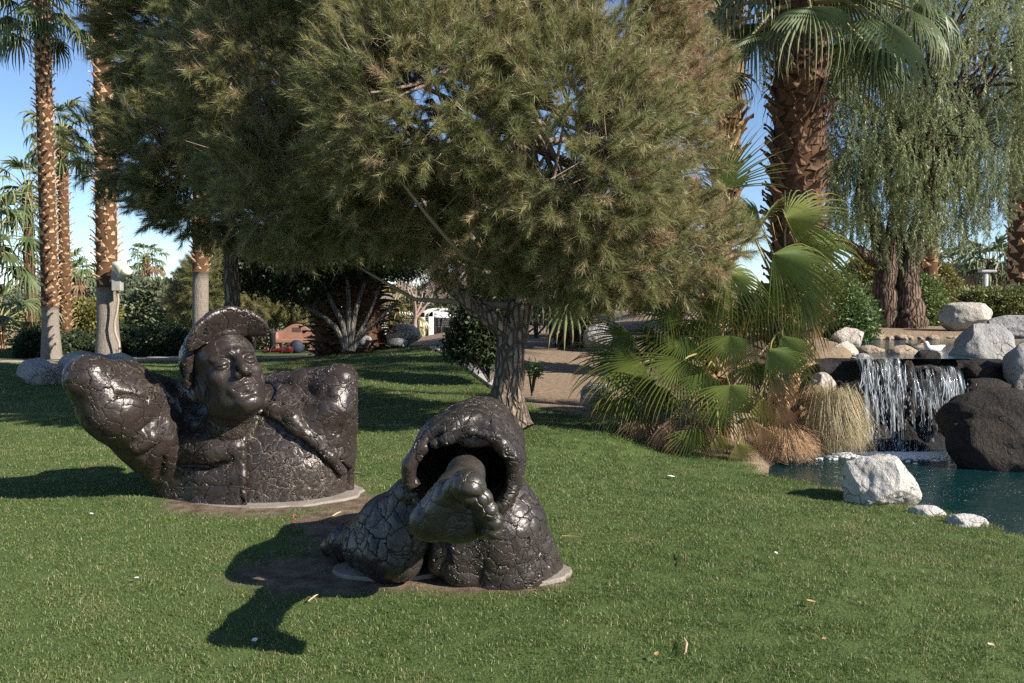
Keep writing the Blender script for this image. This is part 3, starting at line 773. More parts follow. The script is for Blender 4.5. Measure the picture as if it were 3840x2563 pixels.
boulder('boulder', 'small pale boulder behind the fan palm, left of the angular one', (796, 349, 820, 370), 12.9, M_ROCK, 13, 0.8, 8, sub=4)
boulder('boulder', 'narrow grey rock at the left lip of the waterfall', (853, 353, 872, 377), 12.1, M_ROCKG, 14, 0.8, 9, sub=4)
boulder('boulder', 'flat tan rock at the outlet of the upper pond', (856, 345, 884, 356), 13.0, M_ROCKT, 15, 0.6, 8, sub=4)
boulder('boulder', 'low tan rock shelf at the rim of the upper pond', (886, 345, 918, 360), 12.7, M_ROCKT, 16, 0.5, 9)
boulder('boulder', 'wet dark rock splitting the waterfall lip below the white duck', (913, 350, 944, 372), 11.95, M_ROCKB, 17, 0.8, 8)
boulder('boulder', 'huge grey boulder right of the waterfall beside the ducks', (947, 323, 1018, 382), 12.4, M_ROCKG, 38, 0.7, 10, sharp=0.1)
boulder('boulder', 'grey boulder at the right picture edge below the huge one', (1002, 337, 1052, 394), 11.6, M_ROCKG, 19, 0.7, 8)
boulder('boulder', 'long grey boulder behind the huge one at the right edge', (985, 315, 1050, 338), 14.8, M_ROCKG, 20, 0.6, 9)
boulder('boulder', 'pale smooth boulder on the bank right of the willow', (938, 302, 995, 331), 17.6, M_ROCK, 21, 0.7, 6)
boulder('boulder', 'small round pale boulder left of the willow trunk', (864, 306, 881, 323), 20.0, M_ROCK, 12, 0.9, 5, sub=4)
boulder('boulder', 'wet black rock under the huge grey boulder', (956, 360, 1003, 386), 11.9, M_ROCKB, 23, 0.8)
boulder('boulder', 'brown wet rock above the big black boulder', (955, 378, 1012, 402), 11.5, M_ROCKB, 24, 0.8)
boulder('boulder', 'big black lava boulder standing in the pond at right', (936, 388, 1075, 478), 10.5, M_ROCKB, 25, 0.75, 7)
boulder('boulder', 'pale rock behind the tan grass tussock', (807, 372, 836, 398), 11.75, M_ROCK, 26, 0.8)
blk = boulder('boulder', 'white square-cut stone block on the lawn edge by the pond', (842, 456, 925, 512), 7.75, M_ROCKW, 27, 0.8, 7, boxy=0.8, sharp=0.2, sub=6)
blk.rotation_euler = (0, R(-3), R(36)); blk.scale = (0.88, 0.80, 1.0)
boulder('boulder', 'small low stone beside the square white block', (908, 505, 946, 525), 7.35, M_ROCKW, 28, 0.6, 8, sub=4)
boulder('boulder', 'small jagged white stone on the shore, right of the square block', (944, 514, 990, 534), 7.0, M_ROCKW, 29, 0.6, 10, sub=5)
for i in range(9):
    px = 868 + i * 10.5 + (i * 37 % 7 - 3); hs = 3.5 + (i * 53 % 5)
    boulder('bank_stone', ('tan bank stone on the far edge of the upper pond, ' + ('leftmost of the row', 'second from the left', 'third from the left', 'fourth from the left', 'middle of the row', 'fourth from the right', 'third from the right', 'second from the right', 'rightmost of the row')[i]), (px - hs, 338.5 - hs * 0.6, px + hs, 341.5), 17.3, M_ROCKT, 50 + i, 0.8, 7, sub=3, group='bank stones of the upper pond', cat='stone')
for i, (b4, lab) in enumerate((((868, 359, 884, 369), 'small wet rock at the left lip of the waterfall'), ((900, 360, 914, 378), 'wet rock between the two streams of the waterfall'), ((925, 366, 940, 376), 'small wet rock under the lip below the white duck'), ((898, 392, 918, 420), 'wet ledge half way down between the two streams'), ((930, 405, 952, 432), 'wet ledge low behind the right stream'), ((866, 425, 890, 452), 'wet rock at the foot of the left stream'))):
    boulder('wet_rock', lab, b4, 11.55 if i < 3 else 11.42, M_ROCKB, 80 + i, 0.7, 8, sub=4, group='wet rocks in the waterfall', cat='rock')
# wet rock face behind the falling water, its shade put into the colour
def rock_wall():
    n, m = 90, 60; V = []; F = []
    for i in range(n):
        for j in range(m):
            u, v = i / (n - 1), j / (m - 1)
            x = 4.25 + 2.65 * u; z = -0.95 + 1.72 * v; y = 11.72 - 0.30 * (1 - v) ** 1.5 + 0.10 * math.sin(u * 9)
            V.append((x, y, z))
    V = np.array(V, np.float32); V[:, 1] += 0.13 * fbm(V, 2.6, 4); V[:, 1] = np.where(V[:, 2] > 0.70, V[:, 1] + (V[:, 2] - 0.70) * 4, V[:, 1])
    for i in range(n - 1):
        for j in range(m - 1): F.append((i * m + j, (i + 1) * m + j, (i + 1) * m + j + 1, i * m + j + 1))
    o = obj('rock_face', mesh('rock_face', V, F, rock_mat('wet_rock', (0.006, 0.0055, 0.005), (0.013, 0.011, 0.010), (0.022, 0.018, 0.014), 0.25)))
    tag(o, 'wet rock face coloured dark for shade behind the falling water', 'rock face')
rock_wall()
def waterfall():
    t = NT('falling_water', 0.12, 0.6, (0.75, 0.82, 0.85))
    tr = t.n('BsdfTransparent'); mx = t.n('MixShader', i_0=0.5)
    t.t.links.new(tr.outputs[0], mx.inputs[1]); t.t.links.new(t.b.outputs[0], mx.inputs[2]); t.t.links.new(mx.outputs[0], t.out.inputs[0])
    rs = random.Random(4); V = []; F = []
    def ribbon(pts, w):
        b = len(V); k = len(pts)
        for i, p in enumerate(pts):
            ww = w * math.sin(math.pi * (0.08 + 0.84 * i / (k - 1))) 
            V.extend([(p.x - ww, p.y, p.z), (p.x, p.y - ww * 0.8, p.z), (p.x + ww, p.y, p.z)])
        for i in range(k - 1):
            for j in (0, 1): F.append((b + 3 * i + j, b + 3 * i + j + 1, b + 3 * i + 4 + j, b + 3 * i + 3 + j))
    def path(x, lip, v, z):
        tt = math.sqrt(max(0, (lip - z)) / 4.9); return Vector((x + 0.02 * math.sin(z * 9 + x * 30), 11.50 - v * tt, z))
    for i in range(150):
        left = rs.random() < 0.52
        x = rs.uniform(4.66, 5.27) if left else rs.uniform(5.36, 6.05)
        if not left and rs.random() < 0.6: x = rs.gauss(5.85, 0.1)
        lip = 0.80 if left else 0.66
        if left: x += 0.0
        v = rs.uniform(0.55, 0.85)
        z1 = lip - abs(rs.gauss(0, 0.35)) - 0.02; ln = rs.uniform(0.05, 0.3)
        z0 = max(z1 - ln, ZW)
        if z1 < ZW + 0.1: continue
        k = 6; ribbon([path(x + (rs.uniform(-0.02, 0.02) * q / k), lip, v, z1 + (z0 - z1) * q / (k - 1)) for q in range(k)], rs.uniform(0.002, 0.0065))
    for i in range(420):                                   # drops and spray
        x = rs.uniform(4.65, 6.3); lip = 0.75; z = rs.uniform(ZW, 0.5)
        p = path(x, lip, rs.uniform(0.5, 1.0), z); ribbon([p, p - Vector((0, 0, 0.015)), p - Vector((0, 0, 0.035))], rs.uniform(0.003, 0.008))
    o = obj('waterfall', mesh('waterfall', V, F, t.m)); o['kind'] = 'structure'
    # thin curtains of water, broken into streaks
    f = NT('foam', 0.6, 0.3, (0.78, 0.82, 0.83)).m
    g = NT('water_curtain', 0.15, 0.6, (0.80, 0.86, 0.88)); gc = g.coord()
    n1 = g.noise(g.n('Mapping', i_Vector=gc, i_Scale=(34, 6, 2.2)).outputs[0], 1.0, 4, 0.6, 0.3); n2 = g.noise(g.n('Mapping', i_Vector=gc, i_Scale=(90, 9, 7)).outputs[0], 1.0, 3, 0.6); n3 = g.noise(g.n('Mapping', i_Vector=gc, i_Scale=(4, 3, 1.2)).outputs[0], 1.0, 2)
    al = g.math('MULTIPLY', g.ramp(n1, [(0.48, 0.0), (0.68, 1.0)]), g.ramp(n2, [(0.40, 0.03), (0.64, 0.75)])); al = g.math('MULTIPLY', al, g.ramp(n3, [(0.35, 0.25), (0.6, 1.0)]))
    gm = g.n('MixShader'); g.t.links.new(al, gm.inputs[0]); g.t.links.new(g.n('BsdfTransparent').outputs[0], gm.inputs[1]); g.t.links.new(g.b.outputs[0], gm.inputs[2]); g.t.links.new(gm.outputs[0], g.out.inputs[0]); g.bump(n1, 0.5, 0.03)
    for x0, x1, zl, v, yo in ((4.64, 5.28, 0.815, 0.62, 0.0), (4.68, 5.26, 0.81, 0.45, 0.05), (5.34, 6.05, 0.70, 0.62, 0.0), (5.6, 6.02, 0.69, 0.42, 0.04), (5.62, 6.05, 0.69, 0.8, 0.0)):
        n, m = 50, 22; vs = []; fs = []
        for i in range(n):
            x = x0 + (x1 - x0) * i / (n - 1); bb = 0.03 * math.sin(x * 17) + 0.02 * math.sin(x * 41)
            for q in range(m):
                if q < 4: y_, z_ = 11.85 - q * 0.11 + yo, zl
                else:
                    tt = (q - 3) / (m - 4) * 0.50; z_ = zl - 4.9 * tt * tt; y_ = 11.52 + yo - v * tt + bb
                vs.append((x + 0.02 * math.sin(z_ * 7 + x * 9), y_, max(z_, ZW + 0.003)))
        for i in range(n - 1):
            for q in range(m - 1): fs.append((i * m + q, (i + 1) * m + q, (i + 1) * m + q + 1, i * m + q + 1))
        o2 = obj('waterfall', mesh('waterfall', vs, fs, g.m)); o2['kind'] = 'structure'
    # foam where the fall meets the pond
    Vi, Fi = ico(1); S = []; FF = []; b = 0
    for i in range(2200):
        x = rs.gauss(5.3, 0.62); y = 11.22 - abs(rs.gauss(0, 0.22)); r = rs.uniform(0.006, 0.030)
        S.append(Vi * np.array((r * 1.8, r * 1.3, r * 0.55)) + (x, y, ZW + 0.002)); FF.append(Fi + b); b += len(Vi)
    o3 = obj('foam', mesh('foam', np.concatenate(S), np.concatenate(FF), f)); o3['kind'] = 'stuff'; tag(o3, 'white foam where the waterfall meets the pond', 'foam')
waterfall()
# ------------------------------------------------------------------ concrete pads and curb
M_CONC = simple('concrete_pad', (0.24, 0.21, 0.17), 0.9, 0.2, 0.2, 8, 0.5, 50)
def pad(name, label, c, rx, ry, h=0.07, seed=0, rot=0.0):
    n = 48; mb = MB(); V = []
    rs = random.Random(seed); rr = [1 + 0.03 * rs.uniform(-1, 1) for _ in range(n)]
    prof = ((1.0, -0.12), (1.0, h - 0.012), (0.985, h), (0.0, h))
    V = [(c[0] + rx * q * rr[i] * math.cos(6.2832 * i / n + rot), c[1] + ry * q * rr[i] * math.sin(6.2832 * i / n + rot), z) for q, z in prof[:3] for i in range(n)]
    F = [(k * n + i, k * n + (i + 1) % n, (k + 1) * n + (i + 1) % n, (k + 1) * n + i) for k in range(2) for i in range(n)] + [tuple(2 * n + i for i in range(n))]
    mb.add(V, F); o = mb.build(name, M_CONC); tag(o, label, 'concrete pad', 'concrete pads under the statues')
pad('concrete_pad', 'thin concrete pad under the bronze torso', (-2.0, 6.98), 0.765, 0.54, 0.022, 1)
pad('concrete_pad', 'thin concrete pad under the right skirt of the bronze legs', (0.0, 4.94), 0.345, 0.25, 0.022, 2)
pad('concrete_pad', 'thin concrete pad under the left skirt of the bronze legs, in shadow', (-0.72, 4.98), 0.34, 0.2, 0.022, 3)
def strip(name, pts, w, z0, mat, kind='structure', label=None, cat=None):
    mb = MB(); L_ = []; Rr = []
    for i, p in enumerate(pts):
        a = Vector(pts[max(i - 1, 0)]); b = Vector(pts[min(i + 1, len(pts) - 1)]); t = (b - a).normalized(); nrm = Vector((-t.y, t.x))
        L_.append(Vector(p) + nrm * w / 2); Rr.append(Vector(p) - nrm * w / 2)
    V = []; F = []
    for a, b in zip(L_, Rr):
        za, zb = float(terr(a.x, a.y)), float(terr(b.x, b.y))
        V += [(a.x, a.y, za - 0.1), (a.x, a.y, za + z0), (b.x, b.y, zb + z0), (b.x, b.y, zb - 0.1)]
    for i in range(len(pts) - 1):
        for q in range(3): F.append((i * 4 + q, i * 4 + q + 1, i * 4 + 5 + q, i * 4 + 4 + q))
    mb.add(V, F); o = mb.build(name, mat)
    if label: tag(o, label, cat)
    else: o['kind'] = kind
    return o
def dens(pts, n=8):
    out = []
    for a, b in zip(pts[:-1], pts[1:]):
        for k in range(n): out.append((a[0] + (b[0] - a[0]) * k / n, a[1] + (b[1] - a[1]) * k / n))
    return out + [pts[-1]]
strip('curb', dens([(-0.05, 14.0), (-0.35, 15.2), (-1.1, 18.2), (-1.9, 21.0)], 6), 0.17, 0.05, simple('curb_concrete', (0.42, 0.38, 0.33), 0.9, 0.2))
M_PATH = simple('path_paving', (0.42, 0.34, 0.27), 0.9, 0.2, 0.12, 3)
strip('path', dens([(-60, 20), (-30, 21.6), (-18, 22.1), (-12, 23.2), (-9.5, 25.5)], 10), 1.4, 0.02, M_PATH)
strip('far_path', dens([(-80, 58), (-40, 56), (-20, 53), (-8, 50), (2, 48)], 12), 2.2, 0.03, M_PATH)
# ------------------------------------------------------------------ foliage prototypes
M_NEEDLE = leafmat('pine_needles', [(0.0, (0.12, 0.155, 0.055)), (0.4, (0.22, 0.235, 0.09)), (0.7, (0.34, 0.31, 0.14)), (0.88, (0.42, 0.32, 0.17)), (1.0, (0.46, 0.29, 0.20))], 0.4, 0.45, 0.38, (0.44, 0.36, 0.20), (0.7, 1.0, 0.5))
M_TWIG = simple('pine_twig', (0.30, 0.24, 0.18), 0.9, 0.2)
M_BARK = None
def bark(name, a, b, sc=(7, 7, 1.6), depth=0.05):
    t = NT(name, 0.92, 0.2); c = t.coord('Object', sc)
    w = t.n('TexNoise', i_Vector=t.coord(), i_Scale=4.0, i_Detail=3.0).outputs['Color']
    cw = t.n('VectorMath', operation='MULTIPLY_ADD', i_0=w, i_1=(0.5, 0.5, 0.5), i_2=c).outputs[0]
    v = t.n('TexVoronoi', feature='DISTANCE_TO_EDGE', i_Vector=cw, i_Scale=2.2).outputs['Distance']
    n = t.noise(c, 6, 6)
    f = t.ramp(v, [(0.0, 0.0), (0.22, 1.0)])
    col = t.mix(f, tuple(x * 0.5 for x in a), t.mix(t.ramp(n, [(0.35, 0.0), (0.7, 1.0)]), a, b))
    t.set('Base Color', col); t.bump(t.math('MULTIPLY_ADD', n, 0.4, f), 1.0, depth); return t.m
M_PINEBARK = bark('pine_bark', (0.20, 0.145, 0.11), (0.36, 0.29, 0.23))
M_WILLOWBARK = bark('willow_bark', (0.13, 0.085, 0.06), (0.24, 0.17, 0.125), (6, 6, 0.8))
M_GREYBARK = bark('grey_bark', (0.17, 0.15, 0.13), (0.27, 0.24, 0.21), (9, 9, 1.5), 0.02)
M_REDBARK = bark('red_bark', (0.14, 0.07, 0.045), (0.26, 0.13, 0.08))
def frame(d):
    d = d.normalized(); a = d.cross(Vector((0.3, 0.2, 0.9))); a = a.normalized() if a.length > 1e-3 else Vector((1, 0, 0)); return d, a, d.cross(a)
def pine_proto(i):
    B = Blades(); ln = 0.26
    bend = Vector((random.uniform(-0.05, 0.05), random.uniform(-0.05, 0.05), 0))
    P = lambda u: Vector((0, 0, u * ln)) + bend * u * u
    for k in range(170):
        u = random.random() ** 0.7; p = P(u); a = random.random() * 6.283
        out = Vector((math.cos(a), math.sin(a), 0)); op = random.uniform(0.35, 0.95) * (1.15 - 0.5 * u)
        d = (out * op + Vector((0, 0, 1))).normalized(); l = random.uniform(0.06, 0.125)
        side = d.cross(out).normalized() if d.cross(out).length > 1e-3 else Vector((1, 0, 0))
        side = (side + d.cross(side) * random.uniform(-1, 1)).normalized(); w = random.uniform(0.0012, 0.0018)
        c = (rv() * 0.25 + out * random.uniform(-0.2, 0.4) + Vector((0, 0, -0.1))) * l
        B.strip([p, p + d * l * 0.55 + c * 0.2, p + d * l + c], [w, w, 0], side)
    me = B.mesh('pine_branchlet', M_NEEDLE)
    bm = bmesh.new(); bm.from_mesh(me); uvl = bm.loops.layers.uv.active
    m0 = MB(); m0.tube([P(q / 3) for q in range(-1, 4)], [0.0035, 0.003, 0.0028, 0.002, 0.0012], 4)
    vs = [bm.verts.new(v) for v in m0.V]
    for f in m0.F:
        try: fc = bm.faces.new([vs[q] for q in f]); fc.material_index = 1
        except ValueError: pass
    bm.to_mesh(me); bm.free(); me.materials.append(M_TWIG); return me
def leaf_clump(name, mat, n, r, ll, lw, flat=0.6):
    B = Blades()
    for k in range(n):
        p = rv(); p.normalize(); p = p * r * random.random() ** 0.5
        d = (p.normalized() + rv() * 0.6).normalized(); side = d.cross(rv()).normalized()
        l = ll * random.uniform(0.7, 1.3); w = lw * random.uniform(0.7, 1.2)
        B.strip([p, p + d * l * 0.5 - Vector((0, 0, 0.02 * l)), p + d * l - Vector((0, 0, l * 0.15))], [w * 0.5, w, 0], side)
    return B.mesh(name, mat)
def strand_proto(mat, ln=0.68, n=60, ll=0.075, lw=0.0062):
    B = Blades(); cx, cy = random.uniform(-0.12, 0.12), random.uniform(-0.12, 0.12)
    P = lambda u: Vector((cx * math.sin(u * 3), cy * math.sin(u * 2.4), -u * ln))
    B.strip([P(q / 5) for q in range(6)], [0.003] * 5 + [0], Vector((1, 0, 0)))
    for k in range(n):
        u = random.random(); p = P(u); a = random.random() * 6.283
        d = Vector((math.cos(a) * 0.7, math.sin(a) * 0.7, -random.uniform(0.3, 1.1))).normalized()
        side = d.cross(rv()).normalized(); l = ll * random.uniform(0.6, 1.25)
        B.strip([p, p + d * l * 0.5, p + d * l + Vector((0, 0, -0.012))], [lw * 0.4, lw, 0], side)
    return B.mesh('weeping_strand', mat)
def lobes_points(lobes, n, shell=0.55, up=0.35, gap=0.0, gs=1.0, rs=rng):
    """points in a union of ellipsoids, denser towards their skins, with noise-driven gaps; outward directions"""
    vol = np.array([l[1] * l[2] * l[3] for l in lobes]) ** 0.75; pr = vol / vol.sum(); P = []; D = []
    C = np.array([np.array(l[0]) for l in lobes]); Rr = np.array([l[1:4] for l in lobes])
    while sum(map(len, P)) < n:
        k = rs.choice(len(lobes), n, p=pr); d = rs.normal(size=(n, 3)); d /= np.linalg.norm(d, axis=1, keepdims=True)
        r = shell + (1 - shell) * rs.rand(n) ** 0.6
        p = C[k] + d * Rr[k] * r[:, None]
        q = np.stack([np.sqrt((((p - C[j]) / Rr[j]) ** 2).sum(1)) for j in range(len(lobes))], 1).min(1)
        ok = q > shell * 0.9
        if gap: ok &= vnoise((p * gs).astype(np.float32)) > -1 + gap
        P.append(p[ok]); D.append(d[ok])
    P = np.concatenate(P)[:n]; D = np.concatenate(D)[:n]
    D = D + np.array((0, 0, up)) + rs.normal(0, 0.35, D.shape); D /= np.linalg.norm(D, axis=1, keepdims=True)
    return P, D
def eul_z(D, spin):
    """euler angles turning +Z to D, with a random spin"""
    out = np.empty_like(D)
    for i, d in enumerate(D):
        q = Vector(d).to_track_quat('Z', 'Y'); out[i] = (q @ Euler((0, 0, spin[i])).to_quaternion()).to_euler()[:]
    return out
def limb(pts, r0, r1, n=10, wob=0.06):
    pts = [Vector(p) for p in pts]; out = []
    for a, b in zip(pts[:-1], pts[1:]):
        for k in range(5):
            u = k / 5; out.append(a.lerp(b, u))
    out.append(pts[-1])
    # smooth
    for _ in range(3):
        out = [out[0]] + [(out[i - 1] + out[i] * 2 + out[i + 1]) / 4 for i in range(1, len(out) - 1)] + [out[-1]]
    m = len(out); rad = [r0 + (r1 - r0) * (i / (m - 1)) ** 0.8 for i in range(m)]
    out = [p + Vector((random.uniform(-1, 1), random.uniform(-1, 1), random.uniform(-1, 1))) * wob * rad[i] for i, p in enumerate(out)]
    mb = MB(); mb.tube(out, rad, n); return mb
# ------------------------------------------------------------------ the pines
PINE_PROTOS = [pine_proto(i) for i in range(7)]
def lob(px, py, y, rx, rz, ry=None): return (at(px, py, y), rx, ry or rx * 0.9, rz)
def pine(name, label, base, trunk_pts, r0, limbs, lobes, n, parent_off=(0, 0, 0), tintf=None, nb=70, gap=0.62, gs=1.5, cat='tree', scl=1.0, M=None, group=None):
    T = thing(name, label, cat, base, group); b = Vector(base)
    limb([Vector(p) - b for p in trunk_pts], r0, r0 * 0.35, 18, 0.10).build('trunk', M or M_PINEBARK, T, True)
    for pts, ra, rb in limbs: limb([Vector(p) - b for p in pts], ra, rb, 12, 0.08).build('limb', M or M_PINEBARK, T, True)
    P, D = lobes_points(lobes, n, 0.62, 0.25, gap, gs)
    # branches inside the crown
    mb = MB(); tr = [Vector(p) for p in trunk_pts]
    for k in range(nb):
        i = random.randrange(len(P)); e = Vector(P[i]); u = random.uniform(0.45, 1.0); j = min(int(u * (len(tr) - 1)), len(tr) - 2)
        s = tr[j].lerp(tr[j + 1], u * (len(tr) - 1) - j); m = s.lerp(e, 0.5) - Vector((0, 0, 0.12 * (e - s).length))
        q = [s, s.lerp(m, 0.5), m, m.lerp(e, 0.5) + Vector((0, 0, -0.03)), e]; mb.tube([x - b for x in q], [0.05, 0.04, 0.028, 0.018, 0.008], 5)
        for z in range(4):
            e2 = e + rv() * 0.35; mb.tube([m.lerp(e, 0.7 + 0.07 * z) - b, e2 - b], [0.008, 0.003], 4)
    mb.build('branches', M_TWIG, T, True)['kind'] = 'stuff'
    ti = np.clip(0.50 + 0.22 * vnoise((P * 0.9).astype(np.float32)) + rng.normal(0, 0.16, n), 0, 1)
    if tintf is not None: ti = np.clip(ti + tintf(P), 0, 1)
    scatter('crown', PINE_PROTOS, P, eul_z(D, rng.uniform(0, 6.28, n)), scl * rng.uniform(0.8, 1.35, n), ti, rng.randint(0, len(PINE_PROTOS), n), T, base)['kind'] = 'stuff'
    return T
PB = at(517, 432, 10.35); PB.z = float(terr(PB.x, PB.y)) - 0.05
TP = [PB, at(506, 395, 10.35), at(512, 345, 10.4), at(524, 290, 10.5), at(535, 200, 10.7), at(520, 90, 10.9), at(510, -60, 11.0)]
PL = [lob(500, 110, 11.0, 2.6, 2.3, 2.2), lob(645, 125, 10.8, 1.0, 1.3), lob(655, 245, 10.5, 1.05, 0.62), lob(590, 235, 9.9, 1.0, 0.72), lob(500, 212, 9.9, 1.1, 0.62), lob(395, 200, 10.4, 1.1, 0.6),
      lob(300, 185, 10.9, 1.05, 0.85), lob(280, 75, 11.2, 1.35, 1.3), lob(420, -60, 11.0, 2.2, 1.6), lob(585, 20, 11.0, 1.3, 1.4), lob(560, 150, 9.4, 1.2, 1.2), lob(430, 110, 9.4, 1.3, 1.2)]
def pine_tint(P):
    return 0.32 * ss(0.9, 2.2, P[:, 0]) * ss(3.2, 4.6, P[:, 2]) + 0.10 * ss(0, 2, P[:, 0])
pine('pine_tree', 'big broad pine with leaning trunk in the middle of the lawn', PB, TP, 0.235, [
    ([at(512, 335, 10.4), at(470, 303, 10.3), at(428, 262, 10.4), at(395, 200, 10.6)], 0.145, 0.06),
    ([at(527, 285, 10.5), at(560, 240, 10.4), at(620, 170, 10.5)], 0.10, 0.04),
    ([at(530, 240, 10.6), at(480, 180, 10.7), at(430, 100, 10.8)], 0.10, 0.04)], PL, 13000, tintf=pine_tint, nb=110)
P2 = Vector(at(235, 356, 15.5)); P2.z = float(terr(P2.x, P2.y))
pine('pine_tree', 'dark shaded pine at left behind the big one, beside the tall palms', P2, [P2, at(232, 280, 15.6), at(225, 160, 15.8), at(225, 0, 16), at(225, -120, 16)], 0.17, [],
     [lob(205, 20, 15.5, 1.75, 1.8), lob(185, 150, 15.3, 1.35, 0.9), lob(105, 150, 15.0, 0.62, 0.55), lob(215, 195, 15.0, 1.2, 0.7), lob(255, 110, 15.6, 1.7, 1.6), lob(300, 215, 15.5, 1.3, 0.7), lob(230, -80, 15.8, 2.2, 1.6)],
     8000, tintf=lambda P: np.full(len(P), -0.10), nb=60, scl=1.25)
# ------------------------------------------------------------------ fan palms
def frond_mat(name, a, b, tip, tipmix=0.7, rough=0.38, spec=0.5, t0=0.6):
    t = NT(name, rough, spec)
    r = t.n('ObjectInfo').outputs['Random']; u = t.n('SeparateXYZ', i_0=t.n('UVMap').outputs[0])
    c = t.mix(r, a, b)
    n = t.noise(t.coord(), 9.0, 3)
    c = t.mix(t.math('MULTIPLY', t.ramp(u.outputs[0], [(t0, 0.0), (1.0, tipmix)]), t.ramp(n, [(0.38, 0.25), (0.58, 1.0)])), c, tip)
    t.set('Base Color', c)
    tr = t.n('BsdfTranslucent'); t.t.links.new(c, tr.inputs[0]); mx = t.n('MixShader', i_0=0.14)
    t.t.links.new(t.b.outputs[0], mx.inputs[1]); t.t.links.new(tr.outputs[0], mx.inputs[2]); t.t.links.new(mx.outputs[0], t.out.inputs[0])
    return t.m
M_FROND = frond_mat('fan_frond_green', (0.085, 0.125, 0.028), (0.165, 0.19, 0.045), (0.50, 0.33, 0.07), 0.8, 0.34, 0.6)
M_FRONDY = frond_mat('fan_frond_yellow', (0.20, 0.19, 0.06), (0.28, 0.23, 0.07), (0.45, 0.28, 0.10))
M_FRONDD = frond_mat('fan_frond_dead', (0.22, 0.14, 0.085), (0.33, 0.22, 0.13), (0.36, 0.25, 0.16), 0.5, 0.8, 0.2)
M_FRONDG = frond_mat('tall_palm_frond', (0.09, 0.13, 0.05), (0.15, 0.18, 0.075), (0.40, 0.34, 0.18), 0.6, 0.48, 0.4)
M_PETIOLE = simple('petiole', (0.26, 0.24, 0.09), 0.5, 0.4)
def bootmat(name, a, b, c2):
    t = NT(name, 0.85, 0.25); c = t.coord(); g = t.n('NewGeometry').outputs['Position']
    n = t.noise(t.n('Mapping', i_Vector=g, i_Scale=(9, 9, 5)).outputs[0], 1.0, 3, 0.7); f = t.noise(t.n('Mapping', i_Vector=g, i_Scale=(60, 60, 14)).outputs[0], 1.0, 3)
    col = t.mix(t.ramp(n, [(0.35, 0.0), (0.62, 1.0)]), a, b); col = t.mix(t.ramp(f, [(0.5, 0.0), (0.75, 0.6)]), col, c2)
    t.set('Base Color', col); t.bump(f, 0.6, 0.01); return t.m
M_BOOT = bootmat('leaf_base', (0.24, 0.115, 0.055), (0.52, 0.34, 0.20), (0.58, 0.44, 0.30))
M_BOOTD = bootmat('leaf_base_dark', (0.09, 0.048, 0.03), (0.20, 0.115, 0.07), (0.30, 0.20, 0.13))
M_BOOTL = bootmat('leaf_base_light', (0.42, 0.20, 0.09), (0.66, 0.46, 0.29), (0.72, 0.58, 0.42))
def ringbark(name, a, b):
    t = NT(name, 0.9, 0.2); c = t.coord('Object', (14, 14, 3)); z = t.coord('Object', (1, 1, 60))
    n = t.noise(c, 3, 5); r = t.noise(z, 1.0, 2)
    t.set('Base Color', t.mix(t.ramp(n, [(0.3, 0.0), (0.7, 1.0)]), a, b)); t.bump(t.math('ADD', n, t.math('MULTIPLY', r, 0.6)), 0.9, 0.03); return t.m
M_PALMGREY = ringbark('palm_grey_trunk', (0.18, 0.15, 0.12), (0.29, 0.25, 0.205))
M_PALMCORE = simple('palm_core', (0.10, 0.055, 0.03), 0.95, 0.1)
DN = Vector((0, 0, -1))
def fan_blade(hub, D, N, L_, nseg=40, spread=1.9, droop=0.35, seed=0, split=0.32, rows=6):
    rs = random.Random(seed); D = D.normalized(); S = N.cross(D).normalized(); N = D.cross(S).normalized()
    V = []; F = []; U_ = []
    nseg = max(8, int(nseg * 0.74)); dl = spread / nseg
    for i in range(nseg):
        th = -spread + (2 * i + 1) * dl + rs.uniform(-0.3, 0.3) * dl
        dr = D * math.cos(th) + S * math.sin(th)
        # side segments fold back a little: the blade is not a flat disc
        dr = (dr - N * 0.22 * (1 - math.cos(th))).normalized(); sd = N.cross(dr).normalized()
        ll = L_ * (0.58 + 0.42 * math.cos(th * 0.8)) * rs.uniform(0.88, 1.06); dp = droop * rs.uniform(0.6, 1.5)
        b = len(V)
        for k in range(rows):
            u = k / (rows - 1); r = ll * (0.02 + 0.98 * u)
            w = r * math.tan(dl) * 1.02 if u < split else ll * split * math.tan(dl) * max(0.0, 1 - (u - split) / (1 - split)) ** 0.8
            g = dp * max(0, u - 0.25) ** 2 * 1.5
            p = hub + (dr * (1 - 0.35 * g) + DN * g * 0.9).normalized() * r
            f = N * w * 1.5
            V += [tuple(p - sd * w), tuple(p + f), tuple(p + sd * w)]; U_ += [(u, 0), (u, 0.5), (u, 1)]
        for k in range(rows - 1):
            for j in (0, 1): F.append((b + 3 * k + j, b + 3 * k + j + 1, b + 3 * k + 4 + j, b + 3 * k + 3 + j))
    return V, F, U_
def add_frond(T, base, hub, D, N, L_, mat, nseg=40, spread=1.9, droop=0.35, seed=0, rows=6, pr=0.013, name='frond'):
    b = T.location
    V, F, U_ = fan_blade(hub, D, N, L_, nseg, spread, droop, seed, rows=rows)
    me = mesh(name, np.array(V) - np.array(hub), np.array(F), mat, False)
    uv = me.uv_layers.new(name='UVMap'); li = np.empty(len(me.loops), np.int32); me.loops.foreach_get('vertex_index', li)
    uv.data.foreach_set('uv', np.asarray(U_, np.float32)[li].ravel())
    o = obj(name, me, T, hub - b)
    if base is not None:
        m = base.lerp(hub, 0.5) + Vector((0, 0, 0.10 * (hub - base).length)); mb = MB()
        mb.tube([base - hub, base.lerp(m, 0.6) - hub, m - hub, m.lerp(hub, 0.6) - hub, D * (0.05 * L_)], [pr * 1.9, pr * 1.4, pr * 1.1, pr * 0.9, pr * 0.5], 5)
        mb.build('petiole', M_PETIOLE if mat is not M_FRONDD else mat, o, True)
    return o
